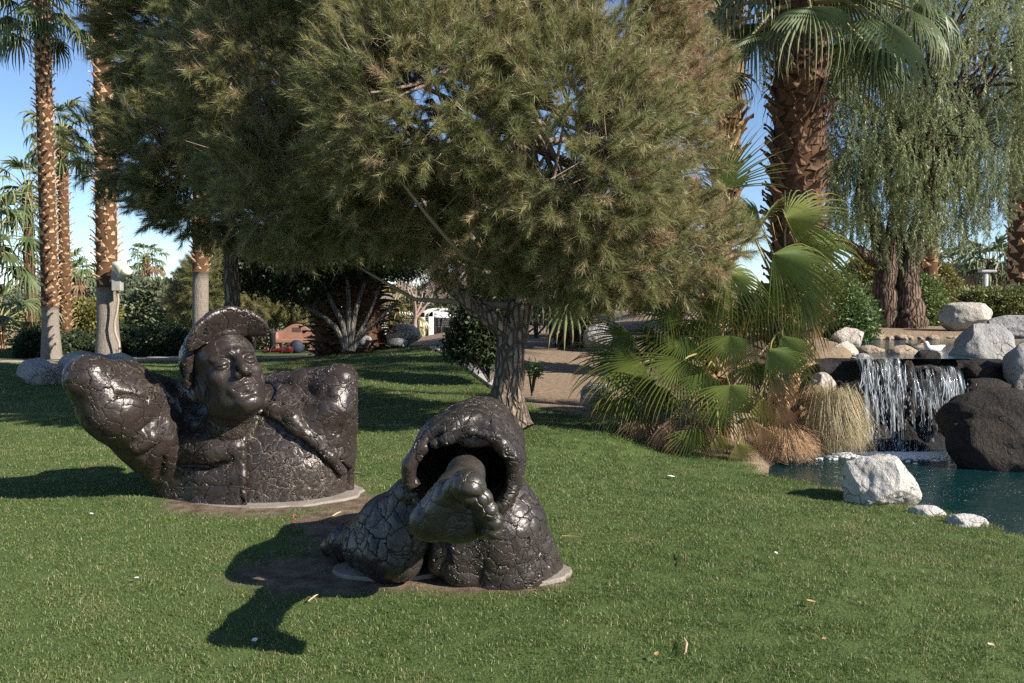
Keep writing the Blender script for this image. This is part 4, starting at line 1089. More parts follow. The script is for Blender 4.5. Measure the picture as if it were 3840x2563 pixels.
def boot_mesh(name, w, l, mat, curl=0.3, seed=0):
    """stub of an old leaf stalk: wide clasping foot, keeled, narrowing to a ragged tip that stands off the trunk"""
    rs = random.Random(seed); V = []; F = []; k = 6
    for i in range(k):
        u = i / (k - 1); ww = w * (1.05 - 0.80 * u ** 0.8); z = l * u * (1 - 0.25 * curl * u); out = 0.015 + l * (0.30 * u + curl * 1.1 * u * u)
        for s, e in ((-1, -0.10), (-0.5, 0.18), (0.5, 0.18), (1, -0.10)):
            V.append((s * ww + rs.uniform(-0.01, 0.01) * (u > 0.5), out + e * w * (1 - 0.5 * u) + rs.uniform(-0.008, 0.008), z + rs.uniform(-0.16, 0.12) * l * (u > 0.9)))
    n = len(V); V += [(x * 0.92, y - 0.022 - 0.02 * (i < 4), z - 0.01) for i, (x, y, z) in enumerate(V)]
    for i in range(k - 1):
        for j in range(3):
            a = i * 4 + j; F.append((a, a + 1, a + 5, a + 4)); F.append((n + a, n + a + 4, n + a + 5, n + a + 1))
        F.append((i * 4, i * 4 + 4, n + i * 4 + 4, n + i * 4)); F.append((i * 4 + 3, n + i * 4 + 3, n + i * 4 + 7, i * 4 + 7))
    t = (k - 1) * 4
    for j in range(3): F.append((t + j, t + j + 1, n + t + j + 1, n + t + j))
    return mesh(name, V, F, mat, False)
BOOTS = {}
def boots(T, path, rad, z0, z1, per_m, w, l, mat, joined, curl=0.3, jitter=0.25, tilt=0.0):
    """old leaf bases spiralling up a trunk; path(z) -> centre relative to T, rad(z) -> radius"""
    key = (w, l, mat.name, curl)
    if key not in BOOTS: BOOTS[key] = [boot_mesh('leaf_base', w, l, mat, curl, s) for s in range(4)]
    n = int((z1 - z0) * per_m); AV = []; AF = []; bb = 0
    for i in range(n):
        z = z0 + (z1 - z0) * (i + 0.5) / n; a = i * 2.39996 + random.uniform(-jitter, jitter)
        c = path(z); r = rad(z); me = BOOTS[key][i % 4]
        M = Matrix.Translation(Vector((c[0], c[1], z)) + Vector((math.cos(a), math.sin(a), 0)) * (r - 0.03)) @ Matrix.Rotation(a - math.pi / 2, 4, 'Z') @ Matrix.Rotation(random.uniform(-0.22, 0.12) - tilt, 4, 'X') @ Matrix.Rotation(random.uniform(-0.35, 0.35), 4, 'Y') @ Matrix.Scale(random.uniform(0.75, 1.25), 4)
        if joined:
            co = np.empty(len(me.vertices) * 3, np.float32); me.vertices.foreach_get('co', co); co = co.reshape(-1, 3)
            A = np.array(M); AV.append(co @ A[:3, :3].T + A[:3, 3]); AF += [tuple(v + bb for v in p.vertices) for p in me.polygons]; bb += len(co)
        else:
            o = obj('leaf_base', me, T); o.matrix_local = M
    if joined and AV:
        o = obj('leaf_bases', mesh('leaf_bases', np.concatenate(AV), AF, mat, False), T); o['kind'] = 'stuff'
def palm(name, label, base, top, r0, r1, grey=0.0, boot=None, crown=None, group='tall fan palms', lean=0.0, cat='palm tree'):
    """base, top: world points.  grey: share of the trunk without leaf bases.  boot=(per_m, w, l, mat, joined).  crown=dict"""
    base = Vector(base); top = Vector(top); T = thing(name, label, cat, base, group); H = (top - base)
    def path(z): u = z / H.z; return (H.x * u + lean * math.sin(u * math.pi), H.y * u)
    def rad(z): u = z / H.z; return r0 + (r1 - r0) * u
    mb = MB(); zs = [H.z * q / 24 for q in range(25)]; zg = H.z * grey
    if grey:
        g = [zg * q / 10 for q in range(11)]
        mb.tube([(path(z)[0], path(z)[1], z - (0.25 if i == 0 else 0)) for i, z in enumerate(g)], [rad(z) * (1.0 + 0.28 * max(0, 1 - z / 0.9)) for z in g], 20); mb.build('lower_trunk', M_PALMGREY, T, True)
    mb = MB(); g = [zg + (H.z - zg) * q / 16 for q in range(17)]
    mb.tube([(path(z)[0], path(z)[1], z - (0.2 if (i == 0 and not grey) else 0)) for i, z in enumerate(g)], [rad(z) for z in g], 14); mb.build('trunk', M_PALMCORE, T, True)
    if boot: boots(T, path, rad, zg, H.z - 0.1, *boot)
    if crown:
        n = crown['n']; rs = random.Random(crown.get('seed', 1)); Lp = crown['pet']; Lb = crown['blade']
        for i in range(n):
            az = i * 2.39996 + rs.uniform(-0.2, 0.2); u = (i + 0.5) / n
            el = crown.get('el1', 1.35) + (crown.get('el0', -0.75) - crown.get('el1', 1.35)) * u ** 0.9 + rs.uniform(-0.12, 0.12)
            d = Vector((math.cos(az) * math.cos(el), math.sin(az) * math.cos(el), math.sin(el)))
            st = top + Vector((d.x, d.y, 0)) * r1 * 0.5 + Vector((0, 0, -0.45 * u))
            hub = st + d * Lp * rs.uniform(0.85, 1.15) + DN * 0.18 * Lp
            D = (d + DN * (0.55 + 0.5 * u) * rs.uniform(0.7, 1.3)).normalized(); out = Vector((math.cos(az), math.sin(az), 0.45))
            dead = u > crown.get('dead', 2.0)
            add_frond(T, st, hub, D, out, Lb * rs.uniform(0.85, 1.15), M_FRONDD if dead else crown.get('mat', M_FRONDG), crown.get('nseg', 18), crown.get('spread', 1.75), crown.get('droop', 0.8), crown.get('seed', 1) * 100 + i, crown.get('rows', 5), crown.get('pr', 0.02))
    return T
def gz(x, y): return float(terr(x, y))
def pbase(px, y): p = at(px, 300, y); return Vector((p.x, y, gz(p.x, y)))
# --- tall palms at left
palm('fan_palm', 'tall sunlit palm with rough orange trunk, left of the floodlight palm', pbase(50, 25.0), at(41, -15, 25.5), 0.235, 0.21, 0.14, (34, 0.075, 0.17, M_BOOTL, True, 0.45), dict(n=34, pet=1.15, blade=1.05, seed=3, nseg=24, el0=-0.95, droop=1.1))
palm('fan_palm', 'tall palm with thick grey lower trunk carrying a floodlight', pbase(107, 23.0), at(101, -90, 23.3), 0.275, 0.25, 0.165, (34, 0.085, 0.19, M_BOOTL, True, 0.4), dict(n=26, pet=1.2, blade=1.1, seed=4, nseg=16))
palm('fan_palm', 'slender palm with small crown between the two tall left palms', pbase(65, 33.0), at(62, 128, 33.5), 0.22, 0.17, 0.05, (22, 0.09, 0.2, M_BOOT, True, 0.45), dict(n=26, pet=0.9, blade=0.9, seed=5, nseg=14, el0=-1.1))
palm('fan_palm', 'slender leaning palm behind the leftmost tall palm', pbase(31, 38.0), at(27, 188, 38.5), 0.25, 0.19, 0.0, (20, 0.10, 0.2, M_BOOTD, True, 0.45), dict(n=26, pet=1.1, blade=1.1, seed=6, nseg=14))
palm('fan_palm', 'palm trunk rising behind the bronze cap, grey below and rust above', pbase(199, 20.0), at(201, 150, 20.2), 0.185, 0.175, 0.44, (34, 0.08, 0.16, M_BOOT, True, 0.3), None)
palm('fan_palm', 'pale leaning fan palm cut by the left picture edge, half way up', pbase(-10, 28.0), at(-8, 235, 28.0), 0.25, 0.22, 0.0, (20, 0.1, 0.2, M_BOOT, True, 0.4), dict(n=26, pet=1.2, blade=1.2, seed=7, nseg=20, droop=1.0, mat=M_FRONDG))
palm('fan_palm', 'low young fan palm cut by the left picture edge above the lawn', pbase(-4, 27.0), at(-2, 318, 27.0), 0.2, 0.18, 0.0, (20, 0.1, 0.2, M_BOOT, True, 0.4), dict(n=22, pet=1.05, blade=1.05, seed=8, nseg=20, droop=0.7, el0=-0.6))
palm('fan_palm', 'distant palm seen against the sky right of the floodlight palm', pbase(146, 75.0), at(146, 256, 75.0), 0.36, 0.30, 0.0, (8, 0.2, 0.35, M_BOOT, True, 0.45), dict(n=24, pet=1.1, blade=1.2, seed=9, nseg=10, rows=4, dead=0.75), 'distant fan palms')
palm('fan_palm', 'distant palm pair, taller one, between the two tall left palms', pbase(69, 68.0), at(69, 268, 68.0), 0.32, 0.28, 0.0, (8, 0.2, 0.35, M_BOOT, True, 0.45), dict(n=26, pet=1.2, blade=1.3, seed=10, nseg=10, rows=4, dead=0.7), 'distant fan palms')
palm('fan_palm', 'tiny distant palm near the horizon at far left', pbase(35, 120.0), at(35, 287, 120.0), 0.3, 0.28, 0.0, None, dict(n=18, pet=1.1, blade=1.2, seed=11, nseg=8, rows=3, dead=0.75), 'distant fan palms')
palm('fan_palm', 'bushy distant palm just left of the slender small-crowned palm', pbase(78, 62.0), at(76, 275, 62.0), 0.32, 0.28, 0.0, None, dict(n=26, pet=1.0, blade=1.2, seed=12, nseg=10, rows=4, dead=0.6), 'distant fan palms')
# --- palms at right
big = palm('fan_palm', 'massive palm with dark brown shingled trunk and drooping crown by the pond', pbase(796, 15.0), at(800, -18, 15.0), 0.43, 0.40, 0.0, (47, 0.14, 0.25, M_BOOTD, False, 0.35, 0.35), dict(n=34, pet=1.75, blade=1.45, seed=13, nseg=38, rows=7, droop=1.0, el1=1.2, el0=-0.35, spread=1.7, pr=0.03))
palm('fan_palm', 'slim palm trunk rising behind the right side of the big pine', pbase(712, 18.5), at(730, -70, 18.7), 0.27, 0.24, 0.0, (22, 0.16, 0.34, M_BOOT, False, 0.3, 0.15), dict(n=22, pet=1.3, blade=1.3, seed=14, nseg=18), lean=0.15)
palm('date_palm', 'orange shingled palm trunk cut by the right picture edge', pbase(1021, 26.0), at(1030, 20, 26.0), 0.40, 0.40, 0.0, (34, 0.13, 0.2, M_BOOTL, True, 0.15), dict(n=16, pet=1.4, blade=1.4, seed=15, nseg=16))
palm('fan_palm', 'palm trunk glimpsed behind the weeping willow crown', pbase(929, 32.0), at(928, 150, 32.0), 0.33, 0.28, 0.0, (16, 0.14, 0.3, M_BOOT, True, 0.4), dict(n=16, pet=1.3, blade=1.3, seed=16, nseg=12))
palm('fan_palm', 'distant palm left of the far light pole at right', pbase(955, 70.0), at(955, 266, 70.0), 0.38, 0.32, 0.0, (6, 0.2, 0.35, M_BOOT, True), dict(n=30, pet=1.5, blade=1.7, seed=17, nseg=12, rows=4, dead=0.7), 'distant fan palms')
palm('fan_palm', 'smaller distant palm beside the far light pole at right', pbase(969, 75.0), at(969, 276, 75.0), 0.36, 0.32, 0.0, (6, 0.2, 0.35, M_BOOT, True), dict(n=26, pet=1.3, blade=1.5, seed=18, nseg=10, rows=4, dead=0.6), 'distant fan palms')
palm('fan_palm', 'distant shaggy palm with brown skirt right of the far light pole', pbase(992, 62.0), at(992, 262, 62.0), 0.45, 0.40, 0.0, None, dict(n=46, pet=1.5, blade=1.7, seed=19, nseg=12, rows=4, dead=0.55, el0=-1.45), 'distant fan palms')
palm('fan_palm', 'thin distant palm behind the long willow limb', pbase(812, 70.0), at(813, 238, 70.0), 0.35, 0.30, 0.0, (6, 0.2, 0.35, M_BOOT, True), dict(n=24, pet=1.2, blade=1.4, seed=20, nseg=10, rows=4, dead=0.7), 'distant fan palms')
# --- skirted palms and bright palm in the middle distance
palm('skirted_palm', 'fat dark palm trunk with shaggy dead skirt, left of the pair', pbase(327, 24.0), at(327, 200, 24.0), 0.36, 0.34, 0.0, (50, 0.16, 0.3, M_BOOTD, True, 0.7, 0.3, 0.5), dict(n=22, pet=1.2, blade=1.2, seed=21, nseg=18, el0=-1.0), 'skirted palms')
palm('skirted_palm', 'fatter dark skirted palm trunk behind the forked shrub, right of the pair', pbase(361, 23.0), at(361, 180, 23.0), 0.54, 0.46, 0.0, (70, 0.18, 0.32, M_BOOTD, True, 0.7, 0.3, 0.5), dict(n=22, pet=1.3, blade=1.3, seed=22, nseg=18, el0=-0.9), 'skirted palms')
palm('fan_palm', 'bright green young fan palm between skirted palm and white arches', pbase(394, 33.0), at(394, 303, 33.0), 0.2, 0.2, 0.0, None, dict(n=20, pet=0.8, blade=0.9, seed=23, nseg=18, el0=-0.5, mat=M_FRONDY), None)
palm('palm_stump', 'short shaggy palm stump in front of the picnic table', pbase(571, 20.5), at(572, 255, 20.5), 0.24, 0.26, 0.0, (70, 0.12, 0.26, M_BOOTD, True, 0.8, 0.3, 1.3), dict(n=16, pet=0.8, blade=1.0, seed=24, nseg=18, el0=-0.8), None)
# --- the near clump of fan palms by the water
C4 = lambda cx, cy, y: at(560 + cx * 0.17007, 226.7 + cy * 0.17007, y)
def fanclump(label, px, y, top_py, fronds, seed, nboot=60):
    base = pbase(px, y); top = at(px, top_py, y); T = thing('fan_palm', label, 'palm tree', base, 'young fan palms at the pond')
    h = top.z - base.z
    mb = MB(); mb.tube([Vector((0, 0, -0.2)), Vector((0, 0, h * 0.5)), Vector((0, 0, h))], [0.2, 0.17, 0.15], 12); mb.build('trunk', M_PALMCORE, T, True)
    boots(T, lambda z: (0, 0), lambda z: 0.2 - 0.05 * z / h, 0.05, h, nboot / h, 0.09, 0.30, M_BOOT, False, 0.5)
    for i, (hx, hy, yy, dx, dz, dy, rad, mat, ns, sp, dr) in enumerate(fronds):
        hub = C4(hx, hy, yy); L_ = rad * 0.17007 * yy / FPX
        D = Vector((dx, dy, dz)); N_ = Vector((0.25, -0.8, 0.55)) if dy < 0.3 else Vector((0, -0.4, 0.9))
        st = base + Vector((0, 0, h * (0.95 - 0.5 * max(0, min(1, (hy - 300) / 1000)))))
        add_frond(T, st, hub, D, N_, L_ * 1.12, mat, ns, sp, dr, seed * 50 + i, 7, 0.013)
    return T
g, yl, dd = M_FROND, M_FRONDY, M_FRONDD
fanclump('low spreading fan palm at the pond edge, left and nearer of the clump', 716, 10.9, 338, [
    (985, 275, 10.3, 0.75, -0.62, -0.2, 330, g, 36, 1.7, 0.4), (610, 430, 10.3, -0.15, -0.95, -0.4, 260, g, 34, 1.5, 0.45),
    (1000, 640, 9.9, 0.0, -1.0, -0.25, 310, g, 40, 1.5, 0.25), (1000, 930, 9.7, 0.12, -0.95, -0.3, 360, g, 40, 1.6, 0.25),
    (710, 780, 10.0, -0.25, -0.9, -0.35, 390, g, 42, 1.6, 0.3), (430, 640, 10.6, -0.85, -0.5, -0.2, 360, g, 38, 1.4, 0.35),
    (490, 790, 10.3, -0.85, -0.5, -0.25, 410, g, 40, 1.3, 0.35), (300, 1030, 10.5, -0.6, -0.6, -0.3, 210, g, 30, 1.7, 0.4),
    (330, 470, 11.3, -0.95, -0.1, 0.0, 240, g, 30, 1.0, 0.4), (780, 1190, 9.75, 0.05, -1.0, -0.1, 250, g, 34, 1.5, 0.15),
    (660, 1110, 9.85, -0.1, -1.0, -0.1, 240, dd, 30, 0.8, 0.3), (670, 1230, 9.8, 0.05, -1.0, -0.1, 150, dd, 26, 0.9, 0.3),
    (420, 1010, 10.3, -0.45, -0.9, -0.2, 300, g, 34, 1.2, 0.3), (520, 1060, 10.2, -0.3, -0.95, -0.1, 230, dd, 30, 0.8, 0.3), (860, 560, 10.6, -0.2, -0.8, -0.3, 300, g, 34, 1.5, 0.4),
    (720, 540, 10.9, -0.5, -0.6, -0.1, 300, g, 34, 1.6, 0.4), (600, 640, 10.8, -0.6, -0.7, -0.1, 320, g, 34, 1.5, 0.4), (900, 1050, 10.2, 0.2, -0.9, -0.2, 300, g, 34, 1.5, 0.3), (620, 950, 10.3, -0.5, -0.85, -0.2, 330, g, 34, 1.4, 0.3),
    (850, 860, 9.9, -0.05, -0.95, -0.3, 330, g, 36, 1.3, 0.3), (880, 420, 10.5, 0.3, -0.8, -0.3, 310, g, 36, 1.4, 0.4), (540, 880, 10.2, -0.6, -0.8, -0.2, 360, g, 36, 1.1, 0.35), (740, 640, 10.4, -0.3, -0.8, -0.3, 340, g, 36, 1.3, 0.35), (380, 760, 10.7, -0.9, -0.45, -0.1, 380, g, 36, 1.1, 0.35),
    (840, 1150, 9.85, 0.2, -1.0, -0.1, 250, dd, 28, 0.9, 0.3), (600, 1180, 9.95, -0.1, -1.0, -0.1, 210, dd, 28, 0.9, 0.3), (460, 1130, 10.1, -0.3, -1.0, -0.1, 200, dd, 26, 0.9, 0.3), (740, 1250, 9.85, 0.0, -1.0, -0.1, 190, dd, 28, 1.0, 0.3), (930, 1220, 9.85, 0.25, -1.0, -0.1, 200, yl, 28, 1.0, 0.3)], 31, 45)
fanclump('taller fan palm of the clump with fronds arching right over the rocks', 786, 11.3, 300, [
    (1250, 160, 10.7, 0.80, -0.45, -0.25, 520, g, 44, 1.25, 0.5), (1420, 400, 10.8, 0.35, -0.95, -0.15, 360, g, 36, 1.2, 0.35), (1220, 720, 10.3, 0.72, -0.68, -0.25, 370, g, 38, 1.1, 0.3),
    (1040, 1270, 9.8, 0.45, -0.9, -0.1, 210, yl, 28, 1.1, 0.15), (1180, 1010, 10.1, 0.3, -0.95, -0.1, 260, yl, 28, 1.0, 0.3), (1450, 90, 11.3, 0.85, -0.3, 0.0, 420, g, 36, 1.2, 0.5),
    (1320, -50, 11.4, 0.9, 0.05, 0.0, 440, g, 40, 1.35, 0.5), (940, -220, 11.8, 0.45, 0.85, 0.0, 430, g, 40, 1.0, 0.15), (1140, 60, 11.6, 0.1, 0.4, -0.5, 330, g, 36, 1.6, 0.5),
    (1180, -20, 11.9, -0.6, 0.3, 0.0, 330, g, 34, 1.3, 0.5), (1330, 560, 11.0, 0.4, -0.9, 0.0, 330, g, 34, 1.2, 0.4), (1240, 880, 10.2, 0.5, -0.85, -0.1, 270, dd, 28, 0.9, 0.3), (1290, 1040, 10.2, 0.3, -0.95, -0.1, 240, dd, 28, 0.9, 0.3),
    (1170, 440, 11.2, 0.1, -0.8, -0.3, 330, g, 34, 1.6, 0.4), (1100, 500, 11.0, -0.3, -0.8, -0.3, 320, g, 34, 1.6, 0.4), (1380, 330, 11.4, 0.65, -0.7, 0.1, 380, g, 34, 1.2, 0.4), (1130, 800, 10.6, 0.2, -0.9, -0.2, 330, g, 34, 1.4, 0.3),
    (1330, 230, 10.9, 0.75, -0.6, -0.2, 420, g, 40, 1.0, 0.45), (1180, 330, 10.7, 0.5, -0.8, -0.2, 380, g, 38, 1.2, 0.4), (1300, 640, 10.5, 0.6, -0.8, -0.2, 340, g, 36, 1.0, 0.35), (1100, 1120, 9.95, 0.2, -1.0, -0.1, 240, dd, 28, 0.9, 0.3), (1060, 360, 10.9, -0.1, -0.7, -0.4, 330, g, 36, 1.5, 0.4), (1180, 1170, 10.0, 0.4, -1.0, -0.1, 210, dd, 28, 0.8, 0.3)], 32, 60)
# ------------------------------------------------------------------ tan grass tussocks
def tussock(label, c, R_, H, n, seed, mat, lean=(0, 0)):
    random.seed(seed); B = Blades(); c = Vector(c)
    for i in range(n):
        a = random.random() * 6.283; r = random.random() ** 0.5 * R_ * 0.45; p = Vector((r * math.cos(a), r * math.sin(a), 0))
        out = Vector((math.cos(a), math.sin(a), 0)) * random.uniform(0.25, 1.1) * R_ + Vector((lean[0], lean[1], 0)) * random.random()
        h = H * random.uniform(0.45, 1.0); w = 0.0019; wv = rv() * 0.05
        pts = [p, p + out * 0.2 + Vector((0, 0, h * 0.75)), p + out * 0.55 + Vector((0, 0, h)) + wv, p + wv * 1.5 + out * 0.9 + Vector((0, 0, h * 0.6)), p + out * random.uniform(1.0, 1.25) + Vector((0, 0, h * random.uniform(-0.15, 0.3)))]
        s = Vector((-math.sin(a), math.cos(a), 0)); B.strip(pts, [w, w, w, w * 0.8, 0], (s + rv() * 0.5).normalized())
    o = obj('grass_tussock', B.mesh('grass_tussock', mat), None, c); tag(o, label, 'grass', 'tan grass tussocks at the waterfall')
def strawmat(name, a, b):
    t = NT(name, 0.7, 0.3); n = t.noise(t.coord(), 60, 2); u = t.n('SeparateXYZ', i_0=t.n('UVMap').outputs[0]).outputs[0]
    t.set('Base Color', t.mix(t.ramp(n, [(0.35, 0.0), (0.65, 1.0)]), a, b)); return t.m
q = at(826, 440, 11.05); tussock('tall tan grass tussock arching beside the waterfall', (q.x + 0.02, q.y, ZW + 0.05), 0.31, 0.84, 3600, 61, strawmat('straw', (0.24, 0.20, 0.10), (0.52, 0.42, 0.26)), (0.16, -0.05))
q = at(782, 455, 10.65); tussock('low reddish-tan grass tussock hanging over the pond edge', (q.x, q.y, ZW + 0.06), 0.29, 0.32, 2400, 62, strawmat('straw_red', (0.30, 0.17, 0.085), (0.46, 0.31, 0.18)), (0.05, -0.1))
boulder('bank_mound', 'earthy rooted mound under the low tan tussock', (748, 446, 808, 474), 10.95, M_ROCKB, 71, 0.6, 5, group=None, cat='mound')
# ------------------------------------------------------------------ weeping willow
M_WILLOW = leafmat('willow_leaf', [(0.0, (0.17, 0.21, 0.10)), (0.5, (0.27, 0.31, 0.15)), (1.0, (0.40, 0.41, 0.20))], 0.4, 0.45, 0.42)
WP = [strand_proto(M_WILLOW) for i in range(6)]
def willow():
    base = pbase(897, 19.0); T = thing('willow_tree', 'weeping willow with twin trunks behind the upper pond', 'tree', base); b = base
    y = 19.0
    for nm, pts, r0, r1 in (('trunk', [at(888, 333, y), at(886, 305, y), at(884, 280, y), at(893, 240, y), at(905, 180, y + 0.3), at(915, 90, y + .4)], 0.34, 0.13),
                            ('trunk', [at(908, 334, y - .2), at(912, 318, y - .2), at(907, 295, y - .1), at(909, 250, y), at(935, 190, y), at(960, 100, y)], 0.40, 0.12),
                            ('limb', [at(878, 262, y), at(855, 250, y - .3), at(826, 235, y - .8)], 0.17, 0.10),
                            ('limb', [at(887, 262, y), at(870, 215, y), at(858, 195, y - .4), at(880, 150, y - .4), at(920, 110, y)], 0.19, 0.08),
                            ('limb', [at(915, 200, y), at(960, 130, y), at(1000, 60, y)], 0.12, 0.05), ('limb', [at(905, 150, y), at(880, 80, y), at(850, 20, y)], 0.12, 0.05)):
        limb([Vector(p) - b for p in pts], r0, r1, 14, 0.12).build(nm, M_WILLOWBARK, T, True)
    l2 = lambda px, py, yy, rx, rz: (at(px, py, yy), rx, rx, rz)
    lobes = [l2(900, 60, y, 2.6, 2.2), l2(985, 60, y, 2.2, 2.2), l2(840, 130, y - .5, 1.6, 1.6), l2(925, 150, y - .8, 1.9, 1.3), l2(1000, 150, y, 1.7, 1.5), l2(870, 200, y, 1.2, 0.9), l2(945, 215, y, 1.0, 0.7), l2(985, 205, y, 0.9, 0.7), l2(820, 40, y, 1.5, 1.8), l2(900, 235, y - .5, 0.9, 0.7), l2(850, 170, y, 1.4, 0.9), l2(1040, 100, y, 1.8, 2.2), l2(900, -40, y, 3.2, 1.5)]
    n = 4900; P, D = lobes_points(lobes, n, 0.35, 0.0, 0.82, 0.8)
    rot = np.stack([rng.normal(0, 0.22, n), rng.normal(0, 0.22, n), rng.uniform(0, 6.28, n)], -1)
    ti = np.clip(0.45 + 0.25 * vnoise((P * 0.8).astype(np.float32)) + rng.normal(0, 0.15, n), 0, 1)
    # hanging skirts left of and around the trunks
    k = 420; px = np.concatenate([rng.uniform(825, 880, k // 2), rng.uniform(890, 990, k // 2)])
    Q = np.array([at(a, rng.uniform(150, 240), y + rng.uniform(-1.2, 0.8)) for a in px]); P = np.concatenate([P, Q])
    rot = np.concatenate([rot, np.stack([rng.normal(0, 0.08, k), rng.normal(0, 0.08, k), rng.uniform(0, 6.28, k)], -1)]); ti = np.concatenate([ti, rng.uniform(0.3, 0.9, k)])
    n += k; P[:, 2] += 0.35
    o = scatter('crown', WP, P, rot, rng.uniform(0.7, 1.25, n), ti, rng.randint(0, 6, n), T, base); o['kind'] = 'stuff'
    mb = MB()
    for i in range(90):
        e = Vector(P[random.randrange(n)]); s = at(random.uniform(880, 960), random.uniform(60, 200), y); m = s.lerp(e, 0.5) + Vector((0, 0, 0.3))
        mb.tube([s - b, m - b, e - b], [0.045, 0.03, 0.01], 5)
    mb.build('branches', M_WILLOWBARK, T, True)['kind'] = 'stuff'
willow()
# ------------------------------------------------------------------ broadleaf trees and shrubs further back
def lm(name, a, b, c, **k): return leafmat(name, [(0.0, a), (0.5, b), (1.0, c)], **k)
LM = dict(olive=lm('leaf_olive', (0.075, 0.090, 0.045), (0.150, 0.173, 0.090), (0.255, 0.270, 0.150)), grey=lm('leaf_grey', (0.105, 0.128, 0.083), (0.195, 0.225, 0.150), (0.315, 0.345, 0.225)),
          yellow=lm('leaf_yellow', (0.120, 0.112, 0.033), (0.225, 0.203, 0.060), (0.360, 0.300, 0.090)), dark=lm('leaf_dark', (0.022, 0.036, 0.016), (0.045, 0.066, 0.027), (0.085, 0.11, 0.045)), hedge=lm('leaf_hedge', (0.075, 0.105, 0.033), (0.165, 0.188, 0.060), (0.300, 0.285, 0.105)), dry=lm('leaf_dry', (0.195, 0.150, 0.105), (0.300, 0.247, 0.180), (0.420, 0.360, 0.255)), green=lm('leaf_green', (0.060, 0.105, 0.030), (0.120, 0.180, 0.053), (0.225, 0.270, 0.090)))
CL = {k: [leaf_clump('leaf_clump', m, 46, 0.22, 0.085, 0.019) for _ in range(3)] for k, m in LM.items()}
def bush(name, label, base, lobes, n, kind, trunks=(), scl=1.0, cat='shrub', group=None, gap=0.4, M=None, gs=1.3, clump=None):
    base = Vector(base); T = thing(name, label, cat, base, group)
    for pts, r0, r1 in trunks: limb([Vector(p) - base for p in pts], r0, r1, 8, 0.1).build('trunk', M or M_GREYBARK, T, True)
    P, D = lobes_points(lobes, n, 0.45, 0.1, gap, gs)
    ti = np.clip(0.48 + 0.3 * vnoise((P * 1.1).astype(np.float32)) + rng.normal(0, 0.16, n), 0, 1)
    pr = clump or CL[kind]
    o = scatter('foliage' if cat == 'shrub' else 'crown', pr, P, eul_z(D, rng.uniform(0, 6.28, n)), scl * rng.uniform(0.75, 1.3, n), ti, rng.randint(0, len(pr), n), T, base); o['kind'] = 'stuff'
    mb = MB()
    for i in range(14):
        e = Vector(P[random.randrange(n)]); s = base + Vector((0, 0, 0.05)) if not trunks else Vector(trunks[0][0][-1]); mb.tube([s - base, s.lerp(e, 0.5) - base + Vector((0, 0, 0.1)), e - base], [0.03 * scl, 0.02 * scl, 0.008], 5)
    mb.build('branches', M or M_GREYBARK, T, True)['kind'] = 'stuff'
    return T
def bgtree(label, px, y, top, hw, kind, n=800, low=None, scl=None, stems=2, group='trees across the far lawn'):
    b = pbase(px, y); zt = at(px, top, y).z; r = hw * y / FPX; h = zt - b.z; lz = b.z + h * (low if low is not None else 0.35); cz = (zt + lz) / 2; rz = (zt - lz) / 2
    rs = random.Random(int(px * 7 + y)); lobes = [((b.x, y, cz), r * 0.75, r * 0.75, rz * 0.8)]
    for i in range(6):
        a = i * 1.05 + rs.random(); lobes.append(((b.x + math.cos(a) * r * 0.55, y + math.sin(a) * r * 0.5, cz + rs.uniform(-0.45, 0.5) * rz), r * 0.5, r * 0.5, rz * 0.5))
    tr = [([b - Vector((0, 0, 0.2)), b + Vector((rs.uniform(-0.2, 0.2) * r, 0, h * 0.25)), Vector((b.x + rs.uniform(-0.4, 0.4) * r, y, cz))], 0.035 * h, 0.012 * h) for _ in range(stems)]
    bush('background_tree', label, b, lobes, n, kind, tr, scl or y / 18.0, 'tree', group)
bgtree('grey-green tree behind the far left low palm', 22, 64, 296, 26, 'grey', 700)
bgtree('low yellowish mesquite tree between the leftmost tall palms', 52, 58, 312, 20, 'yellow', 600)
bgtree('yellow-green tree with pale forked trunk left of the floodlight palm', 88, 50, 306, 23, 'yellow', 900, 0.4)
bgtree('pale grey-green tree peeping behind the floodlight palm', 84, 85, 290, 30, 'grey', 700)
bgtree('tall silvery tree just right of the floodlight palm', 127, 62, 272, 26, 'grey', 1000, 0.2)
bgtree('broad olive tree between the floodlight and the rust-topped palm trunk', 163, 60, 280, 30, 'olive', 1300, 0.25)
bgtree('dark olive tree left behind the rust-topped palm trunk', 186, 52, 284, 22, 'olive', 900, 0.25)
bgtree('tan dry brushy tree under the silvery one', 140, 66, 318, 20, 'dry', 500, 0.1)
bgtree('dry twiggy tree behind the bench', 268, 48, 308, 22, 'dry', 600, 0.1)
bgtree('silvery shrub tree beside the stone bench end', 305, 44, 318, 14, 'grey', 500, 0.05)
for px_, lab_ in ((-30, 'nearest olive tree beyond the far lawn past the left picture edge'), (-85, 'second olive tree beyond the far lawn past the left picture edge'), (-150, 'third olive tree beyond the far lawn past the left picture edge'), (-225, 'farthest olive tree beyond the far lawn past the left picture edge')):
    bgtree(lab_, px_, 66, 285 + px_ % 7, 34, 'olive', 600, 0.1)
bgtree('broad grey tree closing the view behind the bench', 250, 80, 268, 46, 'olive', 1300, 0.1)
bgtree('hazy tree filling the gap behind the white arches', 440, 75, 285, 40, 'olive', 900, 0.1)
bgtree('thin grey tree far behind the picnic table', 560, 60, 280, 50, 'olive', 1000, 0.1)
bgtree('broad dark tree far behind the fan palms', 660, 50, 235, 55, 'olive', 1400, 0.1)
